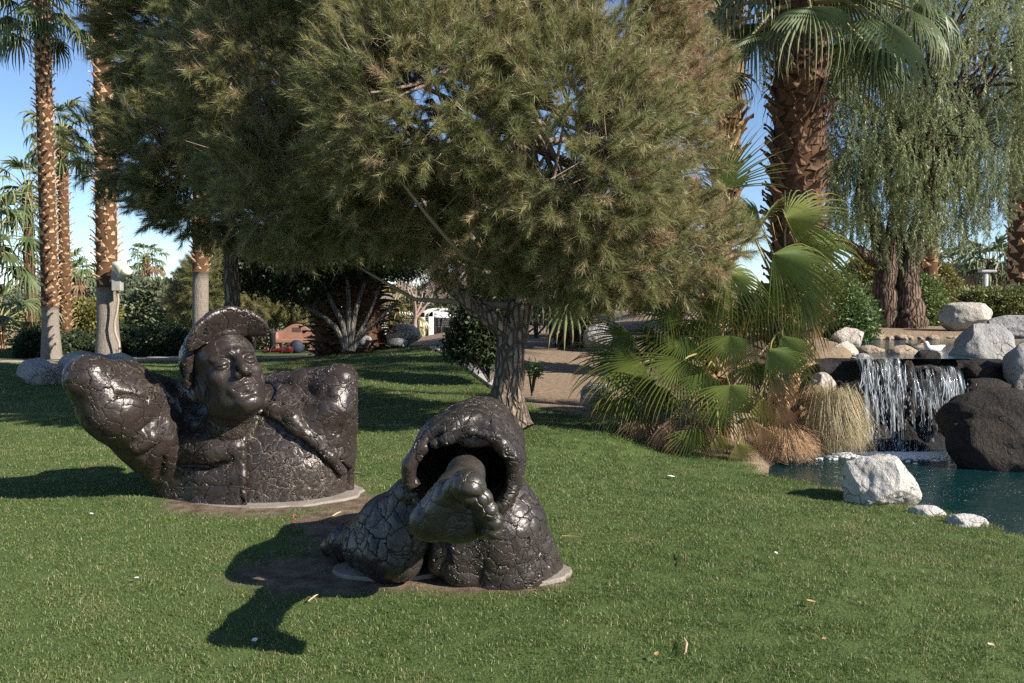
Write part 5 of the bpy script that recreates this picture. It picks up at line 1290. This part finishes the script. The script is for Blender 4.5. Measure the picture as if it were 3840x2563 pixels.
for (px, y, top, hw, n, lab) in ((222, 34, 262, 44, 1500, 'bushy pine with rust-red trunk behind the cap visor'), (290, 36, 268, 40, 1300, 'bushy pine with rust-red trunk behind the stone bench')):
    b = pbase(px, y); zt = at(px, top, y).z; r = hw * y / FPX
    pine('pine_tree', lab, b, [b, b + Vector((0, 0, 1.2)), Vector((b.x, y, zt))], 0.20, [], [((b.x, y, b.z + 2.6), r * 0.8, r * 0.8, 0.9), ((b.x - r * 0.5, y, b.z + 2.0), r * 0.55, r * 0.5, 0.55), ((b.x + r * 0.5, y, b.z + 2.2), r * 0.55, r * 0.5, 0.6), ((b.x, y, zt - 0.6), r * 0.6, r * 0.6, 1.0)], n, nb=20, scl=1.9, M=M_REDBARK, tintf=lambda P: np.full(len(P), 0.08), group='pines behind the bench')
# dark grey forked shrub under the pine
def forked():
    b = pbase(347, 21.0); y = 21.0
    st = [([at(347, 350, y), at(338, 330, y), at(326, 318, y), at(300, 303, y), at(280, 280, y)], 0.10, 0.03), ([at(348, 350, y), at(344, 325, y), at(330, 300, y), at(318, 270, y)], 0.11, 0.03), ([at(350, 350, y), at(352, 325, y), at(360, 295, y), at(372, 262, y)], 0.11, 0.03),
          ([at(352, 350, y), at(360, 334, y), at(376, 322, y), at(398, 300, y)], 0.10, 0.03), ([at(349, 350, y), at(349, 318, y), at(348, 285, y), at(340, 255, y)], 0.09, 0.03), ([at(351, 348, y), at(368, 318, y), at(380, 285, y)], 0.07, 0.02)]
    bush('forked_shrub', 'many-stemmed grey shrub tree forking from the dirt mound', b, [lob(285, 255, y, 1.3, 0.6), lob(330, 245, y, 1.5, 0.7), lob(385, 250, y, 1.3, 0.6), lob(300, 285, y, 0.8, 0.35), lob(260, 275, y, 0.8, 0.4)], 1700, 'dark', st, 1.15, 'tree', None, 0.5)
forked()
bush('oleander_bush', 'round dark oleander bush on the far lawn right of the floodlight palm', pbase(165, 27.0), [((at(165, 345, 27).x, 27, at(165, 345, 27).z), 0.8, 0.7, 0.62)], 420, 'dark', (), 1.2, 'shrub', 'oleander bushes')
bush('oleander_bush', 'dark oleander bush at the foot of the leftmost tall palm', pbase(42, 26.0), [((at(42, 348, 26).x, 26, at(42, 348, 26).z), 0.65, 0.6, 0.5)], 300, 'dark', (), 1.2, 'shrub', 'oleander bushes')
bush('oleander_bush', 'dark oleander bush behind the foot of the floodlight palm', pbase(118, 28.0), [((at(118, 345, 28).x, 28, at(118, 345, 28).z), 0.75, 0.6, 0.6)], 320, 'dark', (), 1.2, 'shrub', 'oleander bushes')
bush('oleander_bush', 'low dark bush between the two tall left palms', pbase(76, 27.0), [((at(76, 350, 27).x, 27, at(76, 350, 27).z), 0.6, 0.5, 0.45)], 260, 'dark', (), 1.2, 'shrub', 'oleander bushes')
bush('dark_bush', 'dense dark bush just left of the big pine trunk', pbase(490, 15.2), [lob(487, 325, 15.2, 0.55, 0.5), lob(478, 345, 15.2, 0.55, 0.25), lob(497, 295, 15.2, 0.4, 0.4)], 620, 'dark', (), 0.9, 'shrub')
bush('small_weed', 'small green weed beside the big pine trunk on the dirt', pbase(532, 13.6), [lob(531, 368, 13.6, 0.14, 0.08), lob(538, 371, 13.4, 0.09, 0.05)], 16, 'green', (), 0.45, 'shrub')
bush('pond_shrub', 'dark leafy shrub right behind the arching fan palm fronds', pbase(840, 16.5), [lob(842, 318, 16.5, 0.65, 0.5), lob(825, 305, 16.5, 0.7, 0.6), lob(850, 332, 16.2, 0.4, 0.2)], 700, 'green', (), 0.8, 'shrub')
for i, (px, y, top, hw, kind, lab) in enumerate(((860, 24, 290, 34, 'hedge', 'olive shrub filling the gap left behind the willow trunk'), (925, 23, 285, 26, 'yellow', 'yellowish shrub directly right behind the willow trunk'), (960, 24, 293, 34, 'hedge', 'flowering hedge shrub behind the pale smooth boulder'),
                                                 (1005, 23, 292, 36, 'hedge', 'flowering hedge shrub at the right behind the long grey boulder'), (1050, 24, 290, 34, 'hedge', 'hedge shrub at the right picture edge below the orange trunk'), (830, 28, 275, 30, 'hedge', 'shrub seen between the palm clump and the willow limb'))):
    b = pbase(px, y); zt = at(px, top, y).z; r = hw * y / FPX; h = zt - b.z
    bush('hedge_shrub', lab, b, [((b.x, y, b.z + h * 0.45), r, r * 0.7, h * 0.5), ((b.x - r * 0.5, y, b.z + h * 0.6), r * 0.5, r * 0.5, h * 0.35), ((b.x + r * 0.45, y, b.z + h * 0.7), r * 0.45, r * 0.45, h * 0.3)], 900, kind, (), 1.0, 'shrub', 'hedge behind the upper pond', 0.45)
for (px, y, top, hw, lab) in ((875, 40, 258, 36, 'yellow-green tree behind the willow trunk, left'), (930, 42, 262, 26, 'yellow-green tree behind the willow trunk, right')):
    bgtree(lab, px, y, top, hw, 'yellow', 1000, 0.1, 1.6, 2, 'trees behind the willow')
bush('soft_shrub', 'feathery green shrub against the right willow trunk', pbase(926, 20.5), [lob(924, 308, 20.5, 0.45, 0.7)], 260, 'green', (), 0.9, 'shrub')
# bare pinkish trees
M_BARE = simple('bare_twig', (0.30, 0.22, 0.20), 0.9, 0.2)
def bare_tree(label, px, y, top, seed, spread=0.5):
    b = pbase(px, y); h = at(px, top, y).z - b.z; rs = random.Random(seed); T = thing('bare_tree', label, 'tree', b, 'leafless trees by the white arches'); mt = MB(); mb = MB()
    def grow_(p, d, l, r, k):
        e = p + d * l; (mt if k == 0 else mb).tube([p, p.lerp(e, 0.5) + Vector((rs.uniform(-1, 1), rs.uniform(-1, 1), 0)) * l * 0.05, e], [r, r * 0.85, r * 0.7], 6 if k < 2 else 3, cap=False)
        if k >= 6: return
        for i in range(3 if k < 4 else 3):
            dd_ = (d + Vector((rs.gauss(0, 1), rs.gauss(0, 1), rs.gauss(0.15, 0.6))) * spread).normalized(); grow_(e, dd_, l * rs.uniform(0.62, 0.85), max(r * 0.62, 0.007), k + 1)
    grow_(Vector((0, 0, -0.1)), Vector((0, 0, 1)), h * 0.28, 0.10, 0)
    mt.build('trunk', M_BARE, T, True); mb.build('branches', M_BARE, T, True)['kind'] = 'stuff'
bare_tree('leafless tree with pale trunk beside the white arch', 415, 31, 255, 1)
bare_tree('leafless pinkish tree right of the white arches', 455, 33, 250, 2)
bare_tree('leafless tree in the gap left of the big pine trunk', 480, 36, 255, 3)
bare_tree('leafless tree behind the picnic table', 552, 36, 262, 4)
bare_tree('leafless tree over the right end of the picnic table', 600, 40, 265, 5)
# ------------------------------------------------------------------ bench, bag, table, arches, lamps
M_ADOBE = simple('bench_plaster', (0.31, 0.165, 0.115), 0.85, 0.2, 0.12, 5, 0.3, 60)
def bench():
    b = pbase(295, 33.0); T = thing('stone_bench', 'terracotta plaster bench with arched back and plaque', 'bench', b); w = 39 * 33 / FPX * 1.12
    mb = MB(); mb.box((0, 0, 0.46), (w, 0.55, 0.16)); mb.build('seat', M_ADOBE, T, bevel=0.03)
    for s in (-1, 1):
        mb = MB(); mb.box((s * w * 0.42, 0, 0.28), (w * 0.15, 0.5, 0.30), taper=0.9); mb.box((s * w * 0.42, 0, 0.09), (w * 0.20, 0.55, 0.14)); mb.build('leg', M_ADOBE, T, bevel=0.02)
        mb = MB(); mb.box((s * w * 0.47, 0.0, 0.66), (w * 0.12, 0.56, 0.26)); mb.build('armrest', M_ADOBE, T, bevel=0.03)
    n = 16; V = []; F = []
    prof = [(-w * 0.42, 0.54), (w * 0.42, 0.54), (w * 0.42, 0.80)] + [(w * 0.30 * math.cos(math.pi * i / n) if 0 else w * (0.32 - 0.64 * i / n), 0.86 + 0.24 * math.sin(math.pi * i / n)) for i in range(n + 1)] + [(-w * 0.42, 0.80)]
    m = len(prof); V = [(x, 0.14, z) for x, z in prof] + [(x, 0.28, z) for x, z in prof]
    F = [tuple(range(m)), tuple(range(2 * m - 1, m - 1, -1))] + [(i, m + i, m + (i + 1) % m, (i + 1) % m) for i in range(m)]
    mb = MB(); mb.add(V, F); bk = mb.build('backrest', M_ADOBE, T, bevel=0.015)
    mb = MB(); mb.box((0.02, 0.133, 0.88), (0.34, 0.012, 0.17)); mb.build('plaque', simple('plaque_bronze', (0.10, 0.06, 0.045), 0.4, 0.5), bk)
bench()
def bag():
    b = pbase(277, 31.0); T = thing('duffel_bag', 'red duffel bag with black straps on the grass before the bench', 'bag', b)
    f = lambda P: smax(s_box(P, (0, 0, 0.17), (0.55, 0.22, 0.14), None, 0.11), (P[:, 2] - 0.19 - 0.14 * P[:, 0]), 0.06) + 0.03 * fbm(P, 4, 2)
    V, F = surf_nets(f, (-0.75, -0.4, -0.1), (0.75, 0.4, 0.5), 0.035); obj('body', mesh('body', V, F, simple('red_nylon', (0.085, 0.006, 0.008), 0.6, 0.4)), T)
    k = simple('black_strap', (0.02, 0.02, 0.022), 0.7, 0.3)
    for x in (-0.2, 0.22):
        mb = MB(); mb.tube([(x, -0.24, 0.0), (x, -0.25, 0.14), (x + 0.05, -0.12, 0.26), (x + 0.15, 0, 0.34), (x + 0.2, 0.1, 0.26)], 0.016, 6); mb.build('strap', k, T, True)
    b2 = b + Vector((0.62, 0.25, 0)); f2 = lambda P: s_ell(P, (0, 0, 0.22), (0.26, 0.2, 0.27)) + 0.02 * fbm(P, 5, 2)
    V, F = surf_nets(f2, (-0.4, -0.35, -0.1), (0.4, 0.35, 0.6), 0.035); o = obj('backpack', mesh('backpack', V, F, simple('navy_nylon', (0.025, 0.03, 0.05), 0.7, 0.3)), None, b2)
    tag(o, 'dark backpack leaning behind the red duffel bag', 'bag')
    p = pbase(272, 32.5); T = thing('bollard', 'short dark bollard on the lawn left of the red bag', 'bollard', p); mb = MB(); mb.lathe((0, 0, 0), [(0.12, -0.1), (0.12, 0.7), (0.13, 0.72), (0.13, 0.8), (0.06, 0.85)], 14); mb.build('post', k, T, True)
bag()
def table():
    b = pbase(560, 25.0); T = thing('picnic_table', 'round dark picnic table with orange-brown curved benches', 'table', b); wd = simple('bench_wood', (0.36, 0.17, 0.075), 0.6, 0.3, 0.25, 3); dk = simple('table_steel', (0.035, 0.037, 0.042), 0.6, 0.4); tw = simple('table_wood_dark', (0.10, 0.065, 0.045), 0.7, 0.3)
    def arc(r0, r1, a0, a1, z, th, n=14):
        V = []; F = []
        for i in range(n + 1):
            a = a0 + (a1 - a0) * i / n
            for r, zz in ((r0, z), (r1, z), (r1, z + th), (r0, z + th)): V.append((r * math.cos(a), r * math.sin(a), zz))
        for i in range(n):
            for q in range(4): F.append((i * 4 + q, i * 4 + (q + 1) % 4, i * 4 + 4 + (q + 1) % 4, i * 4 + 4 + q))
        F += [(0, 3, 2, 1), (n * 4, n * 4 + 1, n * 4 + 2, n * 4 + 3)]; return V, F
    for k in range(7):
        mb = MB(); y0 = -0.74 + k * 0.2136; hw = math.sqrt(max(0.05, 0.78 ** 2 - max(abs(y0), abs(y0 + 0.2)) ** 2)) + 0.05; mb.box((0, y0 + 0.10, 0.76), (hw * 2, 0.20, 0.05)); mb.build('table_plank', tw, T, bevel=0.008)
    for k in range(4):
        a = k * math.pi / 2 + 0.2
        mb = MB(); mb.add(*arc(1.05, 1.22, a + 0.08, a + 1.38, 0.44, 0.045)); mb.build('bench_plank', wd, T); mb = MB(); mb.add(*arc(1.24, 1.42, a + 0.08, a + 1.38, 0.44, 0.045)); mb.build('bench_plank', wd, T)
        c, s = math.cos(a + 0.73), math.sin(a + 0.73); rot = Matrix.Rotation(a + 0.73, 3, 'Z')
        mb = MB(); mb.box((c * 0.75, s * 0.75, 0.38), (1.2, 0.07, 0.09), rot); mb.box((c * 1.22, s * 1.22, 0.2), (0.09, 0.09, 0.46), rot); mb.box((c * 0.32, s * 0.32, 0.38), (0.09, 0.09, 0.72), rot); mb.tube([(c * 1.2, s * 1.2, 0.05), (c * 0.75, s * 0.75, 0.34)], 0.035, 4); mb.build('leg', dk, T)
    return b
tb = table()
def person():
    # seated at the far side of the table, mostly hidden by fronds
    p = pbase(603, 25.0); T = thing('person', 'person in blue jeans and grey top sitting at the picnic table, mostly hidden', 'person', p); z0 = 0.0
    f = lambda P: smin(smin(s_ell(P, (0, 0, 0.75), (0.20, 0.14, 0.32)), s_cap(P, (0, -0.02, 1.0), (0, -0.02, 1.2), 0.07), 0.06), smin(s_ell(P, (0, -0.03, 1.33), (0.085, 0.105, 0.125)), smin(s_chain(P, [(-0.21, 0, 0.98), (-0.27, -0.08, 0.72), (-0.16, -0.30, 0.66)], [0.055, 0.048, 0.038], 0.03), s_chain(P, [(0.21, 0, 0.98), (0.27, -0.08, 0.72), (0.14, -0.32, 0.66)], [0.055, 0.048, 0.038], 0.03), 0.02), 0.02), 0.03)
    g = lambda P: smin(s_chain(P, [(-0.1, 0, 0.52), (-0.13, -0.42, 0.53), (-0.13, -0.40, 0.08), (-0.13, -0.56, 0.04)], [0.115, 0.08, 0.055, 0.045], 0.04), s_chain(P, [(0.1, 0, 0.52), (0.14, -0.42, 0.53), (0.14, -0.36, 0.08), (0.14, -0.52, 0.04)], [0.115, 0.08, 0.055, 0.045], 0.04), 0.06)
    V, F = surf_nets(f, (-0.5, -0.6, 0.35), (0.5, 0.3, 1.6), 0.025); obj('body', mesh('body', V, F, simple('grey_top', (0.25, 0.25, 0.27), 0.9, 0.1)), T)
    V, F = surf_nets(g, (-0.5, -0.8, -0.05), (0.5, 0.3, 0.8), 0.025); obj('jeans', mesh('jeans', V, F, simple('denim', (0.08, 0.12, 0.20), 0.9, 0.1)), T)
person()
# ------------------------------------------------------------------ white arches and dark memorial wall
M_WHITE = simple('white_paint', (0.78, 0.77, 0.74), 0.6, 0.3, 0.05)
def arches():
    y = 36.0
    for i, (px, lab) in enumerate(((383, 'leftmost white arched post, half hidden by the bright fan palm'), (422, 'white arched post right behind the large tan boulder'), (431, 'slimmer white arched post at the right of the group'))):
        b = pbase(px, y); h = at(px, 309, y).z - b.z; T = thing('white_arch', lab, 'arch', b, 'white arches by the memorial wall')
        w = 0.26 if i < 2 else 0.2
        mb = MB(); mb.box((0, 0, h * 0.36), (w, 0.26, h * 0.72 + 0.4)); mb.build('post', M_WHITE, T, bevel=0.01)
        mb = MB(); n = 12; r = h * 0.28
        V = []; F = []
        for k in range(n + 1):
            a = math.pi / 2 * k / n
            for rr, yy in ((r * 2.2 + w / 2, -0.13), (r * 2.2 + w / 2, 0.13), (r * 2.2 - w / 2, 0.13), (r * 2.2 - w / 2, -0.13)):
                V.append((r * 2.2 - rr * math.cos(a), yy, h * 0.72 + rr * math.sin(a) * 0.45))
        for k in range(n):
            for q in range(4): F.append((k * 4 + q, k * 4 + (q + 1) % 4, k * 4 + 4 + (q + 1) % 4, k * 4 + 4 + q))
        F += [(0, 3, 2, 1), (n * 4, n * 4 + 1, n * 4 + 2, n * 4 + 3)]
        mb.add(V, F); mb.build('curved_head', M_WHITE, T)
        if i == 1: mb = MB(); mb.box((0.02, -0.136, 0.42), (0.12, 0.01, 0.09)); mb.build('plaque', simple('dark_plaque', (0.05, 0.05, 0.05), 0.4), T)
    b = pbase(430, 39.0); T = thing('memorial_wall', 'black polished memorial wall with pale inscription lines behind the white arches', 'wall', b); blk_ = NT('black_granite', 0.18, 0.5, (0.015, 0.015, 0.017)).m
    wl = NT('inscription', 0.6, 0.3, (0.30, 0.30, 0.30)).m; rs = random.Random(3)
    for k in range(4):
        x = -0.9 + k * 0.78; mb = MB(); mb.box((x, 0, 0.55), (0.76, 0.14, 1.3)); pn = mb.build('panel', blk_, T, bevel=0.01)
        mb = MB()
        for r in range(7):
            xx = x - 0.28
            while xx < x + 0.26:
                l = rs.uniform(0.03, 0.11); mb.box((xx + l / 2, -0.073, 1.02 - r * 0.085), (l, 0.004, 0.022)); xx += l + 0.03
        mb.build('inscription', wl, pn)
arches()
def garden_lamp(label, px, py, y):
    top = at(px, py, y); b = Vector((top.x, y, gz(top.x, y))); h = top.z - b.z; T = thing('garden_lamp', label, 'lamp', b, 'white domed garden lamps')
    mb = MB(); mb.lathe((0, 0, 0), [(0.05, -0.1), (0.04, h - 0.25)], 10); mb.build('post', simple('lamp_post', (0.05, 0.05, 0.05), 0.5), T, True)
    mb = MB(); mb.lathe((0, 0, h - 0.25), [(0.62, 0.0), (0.5, 0.12), (0.3, 0.22), (0.06, 0.28)], 18); mb.build('shade', M_WHITE, T, True)
garden_lamp('white domed lamp between bright fan palm and arch', 400, 309, 38); garden_lamp('white domed lamp right of the arches under the leafless trees', 441, 312, 38)
# ------------------------------------------------------------------ floodlight on the palm
def flood():
    T0 = at(116.5, 300, 22.8); T = thing('floodlight', 'beige twin floodlight on a grey box strapped to the tall palm', 'floodlight', T0); g = simple('grey_box', (0.34, 0.32, 0.28), 0.5, 0.4); cr = simple('cream_metal', (0.62, 0.60, 0.48), 0.45, 0.4)
    o = lambda px, py, y=22.6: at(px, py, y) - T0
    c = o(117.5, 281); mb = MB(); mb.box(c, (0.24, 0.2, 0.52)); mb.build('junction_box', g, T, bevel=0.015)
    for (px, py, s, rot) in ((121, 269, 1.0, -0.15), (123.5, 273, 0.8, 0.9)):
        c = o(px, py, 22.5); mb = MB(); mb.lathe((0, 0, 0), [(0.09, -0.22), (0.15, -0.10), (0.19, 0.12), (0.185, 0.20), (0.15, 0.21)], 16); l = mb.build('lamp_head', cr, T, True); l.location = c; l.rotation_euler = (0.25, rot, 0); l.scale = (s, s, s)
    mb = MB(); mb.tube([o(115, 272), o(116, 276), o(120, 276)], 0.025, 6); mb.build('bracket', simple('black_metal', (0.03, 0.03, 0.03), 0.5), T, True)
    mb = MB(); pts = [(117, 290), (118.5, 300), (117, 312), (114.5, 322), (115, 332), (119, 343), (120, 358)]; mb.tube([o(a, b_) for a, b_ in pts], 0.032, 7); mb.build('conduit', simple('conduit', (0.42, 0.33, 0.25), 0.5), T, True)
flood()
def lightpole():
    b = pbase(985, 55.0); top = at(985, 272, 55.0); h = top.z - b.z; T = thing('light_pole', 'grey street light pole with flat head among the distant palms', 'street lamp', b); m = simple('pole_grey', (0.36, 0.34, 0.32), 0.5, 0.4)
    mb = MB(); mb.lathe((0, 0, 0), [(0.2, -0.2), (0.16, h)], 10); mb.build('pole', m, T, True); mb = MB(); mb.box((0.1, 0, h + 0.05), (1.0, 0.5, 0.16)); mb.build('lamp_head', m, T, bevel=0.04)
lightpole()
# ------------------------------------------------------------------ ducks
def duck(label, px, py, y, s, head, body_m, head_m, bill_m, flip):
    p = at(px, py, y); p.z = ZU; T = thing('duck', label, 'duck', p, 'ducks on the upper pond'); k = -1 if flip else 1
    f = lambda P: smin(smin(s_ell(P, (0, 0, 0.06), (0.24, 0.13, 0.11)), s_cap(P, (k * 0.20, 0, 0.12), (k * 0.34, 0, 0.17), 0.07, 0.02), 0.08), s_chain(P, [(-k * 0.15, 0, 0.08), (-k * 0.22, 0, 0.17), (-k * 0.23, 0, 0.22)], [0.09, 0.06, 0.055], 0.05), 0.05)
    V, F = surf_nets(lambda P: smin(f(P), s_ell(P, (-k * 0.245, 0, 0.245), (0.075, 0.06, 0.06)), 0.03), (-0.5, -0.3, -0.12), (0.5, 0.3, 0.4), 0.014)
    o = obj('body', mesh('body', V * s, F, body_m), T)
    mb = MB(); mb.tube([Vector((-k * 0.30, 0, 0.235)) * s, Vector((-k * 0.35, 0, 0.222)) * s, Vector((-k * 0.395, 0, 0.212)) * s], [0.034 * s, 0.028 * s, 0.018 * s], 8); mb.build('bill', bill_m, T, True)
    for e in (-1, 1):
        Vv, Ff = ico(1); obj('eye', mesh('eye', (Vv * 0.009 + np.array((-k * 0.27, e * 0.054, 0.262))) * s, Ff, simple('eye_black', (0.01, 0.01, 0.01), 0.2)), T)
duck('white duck with orange bill swimming above the waterfall', 934, 346, 13.4, 0.5, 0, simple('white_feather', (0.82, 0.80, 0.76), 0.8, 0.2, 0.06), None, simple('bill_orange', (0.75, 0.30, 0.03), 0.5), False)
def feather_dark():
    t = NT('dark_feather', 0.7, 0.3); c = t.coord(); z = t.n('SeparateXYZ', i_0=c).outputs[2]
    t.set('Base Color', t.mix(t.ramp(t.noise(c, 6, 3), [(0.45, 0.0), (0.6, 1.0)]), (0.03, 0.025, 0.022), (0.25, 0.21, 0.18))); return t.m
duck('dark brown duck dipping beside the white duck', 916, 344, 14.0, 0.5, 0, feather_dark(), None, simple('bill_dark', (0.15, 0.12, 0.06), 0.5), True)
# ------------------------------------------------------------------ small litter on the lawn
def litter():
    wf = simple('feather_white', (0.8, 0.8, 0.78), 0.8, 0.2); lf = simple('dry_leaf', (0.45, 0.26, 0.12), 0.8, 0.2); st = simple('dry_stick', (0.50, 0.36, 0.22), 0.8, 0.2); pk = simple('petal_pink', (0.75, 0.06, 0.22), 0.6, 0.3)
    def gp(px, py):
        y = 5.0
        for _ in range(25):
            p = at(px, py, y); z = gz(p.x, p.y); y *= (CAM_H - z) / max(CAM_H - p.z, 1e-3) if p.z < CAM_H else 1
        p = at(px, py, y); return Vector((p.x, p.y, gz(p.x, p.y)))
    def leafy(name, label, px, py, l, w, mat, ang, h=0.035, curl=0.3):
        p = gp(px, py); V = []; F = []; n = 6
        for i in range(n):
            u = i / (n - 1); ww = w * math.sin(math.pi * (0.1 + 0.85 * u)) ; z = h + curl * l * (u - 0.5) ** 2
            V += [(l * (u - 0.5), -ww, z + 0.3 * ww), (l * (u - 0.5), 0, z), (l * (u - 0.5), ww, z + 0.3 * ww)]
        for i in range(n - 1):
            for j in (0, 1): F.append((i * 3 + j, i * 3 + 3 + j, i * 3 + 4 + j, i * 3 + 1 + j))
        m = len(V); V += [(x, y_, z - 0.003) for x, y_, z in V]; F += [tuple(m + q for q in f[::-1]) for f in F]
        o = obj(name, mesh(name, V, F, mat), None, p); o.rotation_euler = (random.uniform(-0.2, 0.2), random.uniform(-0.2, 0.2), ang); tag(o, label, name.replace('_', ' ')); return o
    leafy('feather', 'white feather on the bare earth right of the bronze torso', 358, 475, 0.06, 0.02, wf, 0.6, 0.02)
    leafy('feather', 'white feather on the lawn below the shaded fan palm fronds', 671, 480, 0.07, 0.025, wf, 0.2)
    leafy('feather', 'small white feather on the lit grass left of the foot shadow', 136, 584, 0.03, 0.010, wf, 1.2)
    leafy('feather', 'tiny white feather on the grass in front of the torso shadow', 91, 518, 0.025, 0.008, wf, 0.4)
    leafy('feather', 'pale feather lying inside the foot shadow', 256, 647, 0.035, 0.014, wf, 2.0)
    leafy('feather', 'small white feather on the open lawn right of the legs', 776, 558, 0.03, 0.010, wf, 1.7)
    leafy('dry_leaf', 'brown dry leaf on the open lawn at lower right', 810, 608, 0.05, 0.016, lf, 0.1)
    leafy('dry_leaf', 'orange dry leaf near the pale stick on the lawn', 657, 661, 0.03, 0.010, lf, 1.0)
    leafy('dry_leaf', 'small orange leaf on the lawn right of the pale stick', 825, 646, 0.025, 0.010, lf, 0.5)
    leafy('dry_leaf', 'tan dry leaf near the lower right corner', 990, 652, 0.035, 0.014, simple('tan_leaf', (0.5, 0.42, 0.3), 0.8), 0.5)
    leafy('flower_petal', 'pink petal on the wet rim below the bronze torso', 294, 517, 0.03, 0.012, pk, 0.3, 0.01)
    leafy('flower_petal', 'pink petal on the bare mud just below the torso pad', 294, 524, 0.03, 0.010, pk, 1.1, 0.01)
    def stick(label, a, b_, r, mat, lift=0.035):
        p, q = gp(*a), gp(*b_); mb = MB(); m = p.lerp(q, 0.5) + Vector((0.01, 0, lift + 0.01)); mb.tube([Vector((0, 0, lift)), m - p, q - p + Vector((0, 0, lift))], [r, r * 1.1, r * 0.4], 6); o = mb.build('stick', mat, None, True, loc=p); tag(o, label, 'stick', 'fallen sticks on the lawn')
    stick('pale upright splinter of frond on the lawn at lower centre', (685, 660), (684, 644), 0.005, st, 0.03); stick('dark curved twig on the open lawn right of the legs', (685, 568), (682, 556), 0.005, simple('dark_stick', (0.14, 0.08, 0.05), 0.9))
    stick('thin brown stick on the lawn right of the legs', (562, 541), (588, 545), 0.003, lf); stick('pale frond splinter on the bare earth between the statues', (330, 519), (341, 513), 0.006, st, 0.01); stick('pale splinter inside the leg shadow', (308, 605), (318, 598), 0.004, st, 0.02)
litter()
# ------------------------------------------------------------------ far buildings and hills
def house(label, px, y, w, h, wall, roof, z=None):
    b = pbase(px, y); T = thing('house', label, 'house', b, 'houses beyond the park'); mw = simple('stucco_%d' % px, wall, 0.9, 0.2, 0.05); mr = simple('tile_%d' % px, roof, 0.8, 0.2)
    mb = MB(); mb.box((0, 3, h / 2 - 0.2), (w, 6, h + 0.4)); mb.build('wall', mw, T)
    mb = MB(); mb.add([(-w / 2 - .3, -.4, h), (w / 2 + .3, -.4, h), (w / 2 + .3, 6.4, h), (-w / 2 - .3, 6.4, h), (-w / 2 + 1, 3, h + 1.3), (w / 2 - 1, 3, h + 1.3)], [(0, 1, 5, 4), (1, 2, 5), (2, 3, 4, 5), (3, 0, 4), (3, 2, 1, 0)]); mb.build('roof', mr, T)
    for k in range(3):
        x = -w / 2 + w * (k + 0.5) / 3; mb = MB(); mb.box((x, -0.02, h * 0.55), (w * 0.14, 0.06, h * 0.35)); mb.build('window', simple('house_glass', (0.05, 0.06, 0.08), 0.15, 0.5), T)
house('white house with red tiled roof glimpsed behind the bench', 297, 95, 9, 2.9, (0.62, 0.66, 0.72), (0.42, 0.12, 0.07))
house('low pale house behind the left palms at the park edge', 44, 95, 9, 3.3, (0.70, 0.68, 0.64), (0.40, 0.36, 0.32))
house('pale house with salmon roof behind the memorial wall', 462, 85, 10, 2.4, (0.62, 0.58, 0.52), (0.50, 0.26, 0.20))
house('pale house partly seen through the left trees', 95, 100, 7, 2.8, (0.75, 0.74, 0.72), (0.45, 0.40, 0.36))
def hills():
    t = NT('desert_hill', 0.95, 0.1); c = t.coord('Object', 0.004); n = t.noise(c, 3, 8, 0.7)
    t.set('Base Color', t.ramp(n, [(0.3, (0.20, 0.15, 0.13)), (0.7, (0.34, 0.27, 0.22))])); t.bump(n, 1.0, 60)
    for nm, x0, x1, y, h, sd in (('hill', -6000, 200, 8500, 330, 1), ('hill', 2600, 8200, 6200, 520, 2)):
        nx, ny = 160, 24; X = np.linspace(x0, x1, nx); Yv = np.linspace(-900, 900, ny); G = np.stack(np.meshgrid(X, Yv, indexing='ij'), -1)
        Q = np.stack([G[..., 0] / 700, G[..., 1] / 700, G[..., 0] * 0 + sd], -1).reshape(-1, 3).astype(np.float32)
        r = 1 - np.abs(fbm(Q, 1.0, 5)).reshape(nx, ny) * 0.9
        env = np.clip(1 - (np.abs(G[..., 1]) / 900) ** 1.5, 0, 1) * ss(0, 0.25, np.linspace(0, 1, nx))[:, None] * ss(1, 0.75, np.linspace(0, 1, nx))[:, None]
        Z = h * env * r * (0.7 + 0.4 * np.sin(G[..., 0] / 900 + sd)) - 15
        I = np.arange(nx * ny).reshape(nx, ny); F = np.stack([I[:-1, :-1], I[1:, :-1], I[1:, 1:], I[:-1, 1:]], -1).reshape(-1, 4)
        o = obj(nm, mesh(nm, np.stack([G[..., 0], G[..., 1] + y, Z], -1), F, t.m)); o['kind'] = 'structure'
hills()
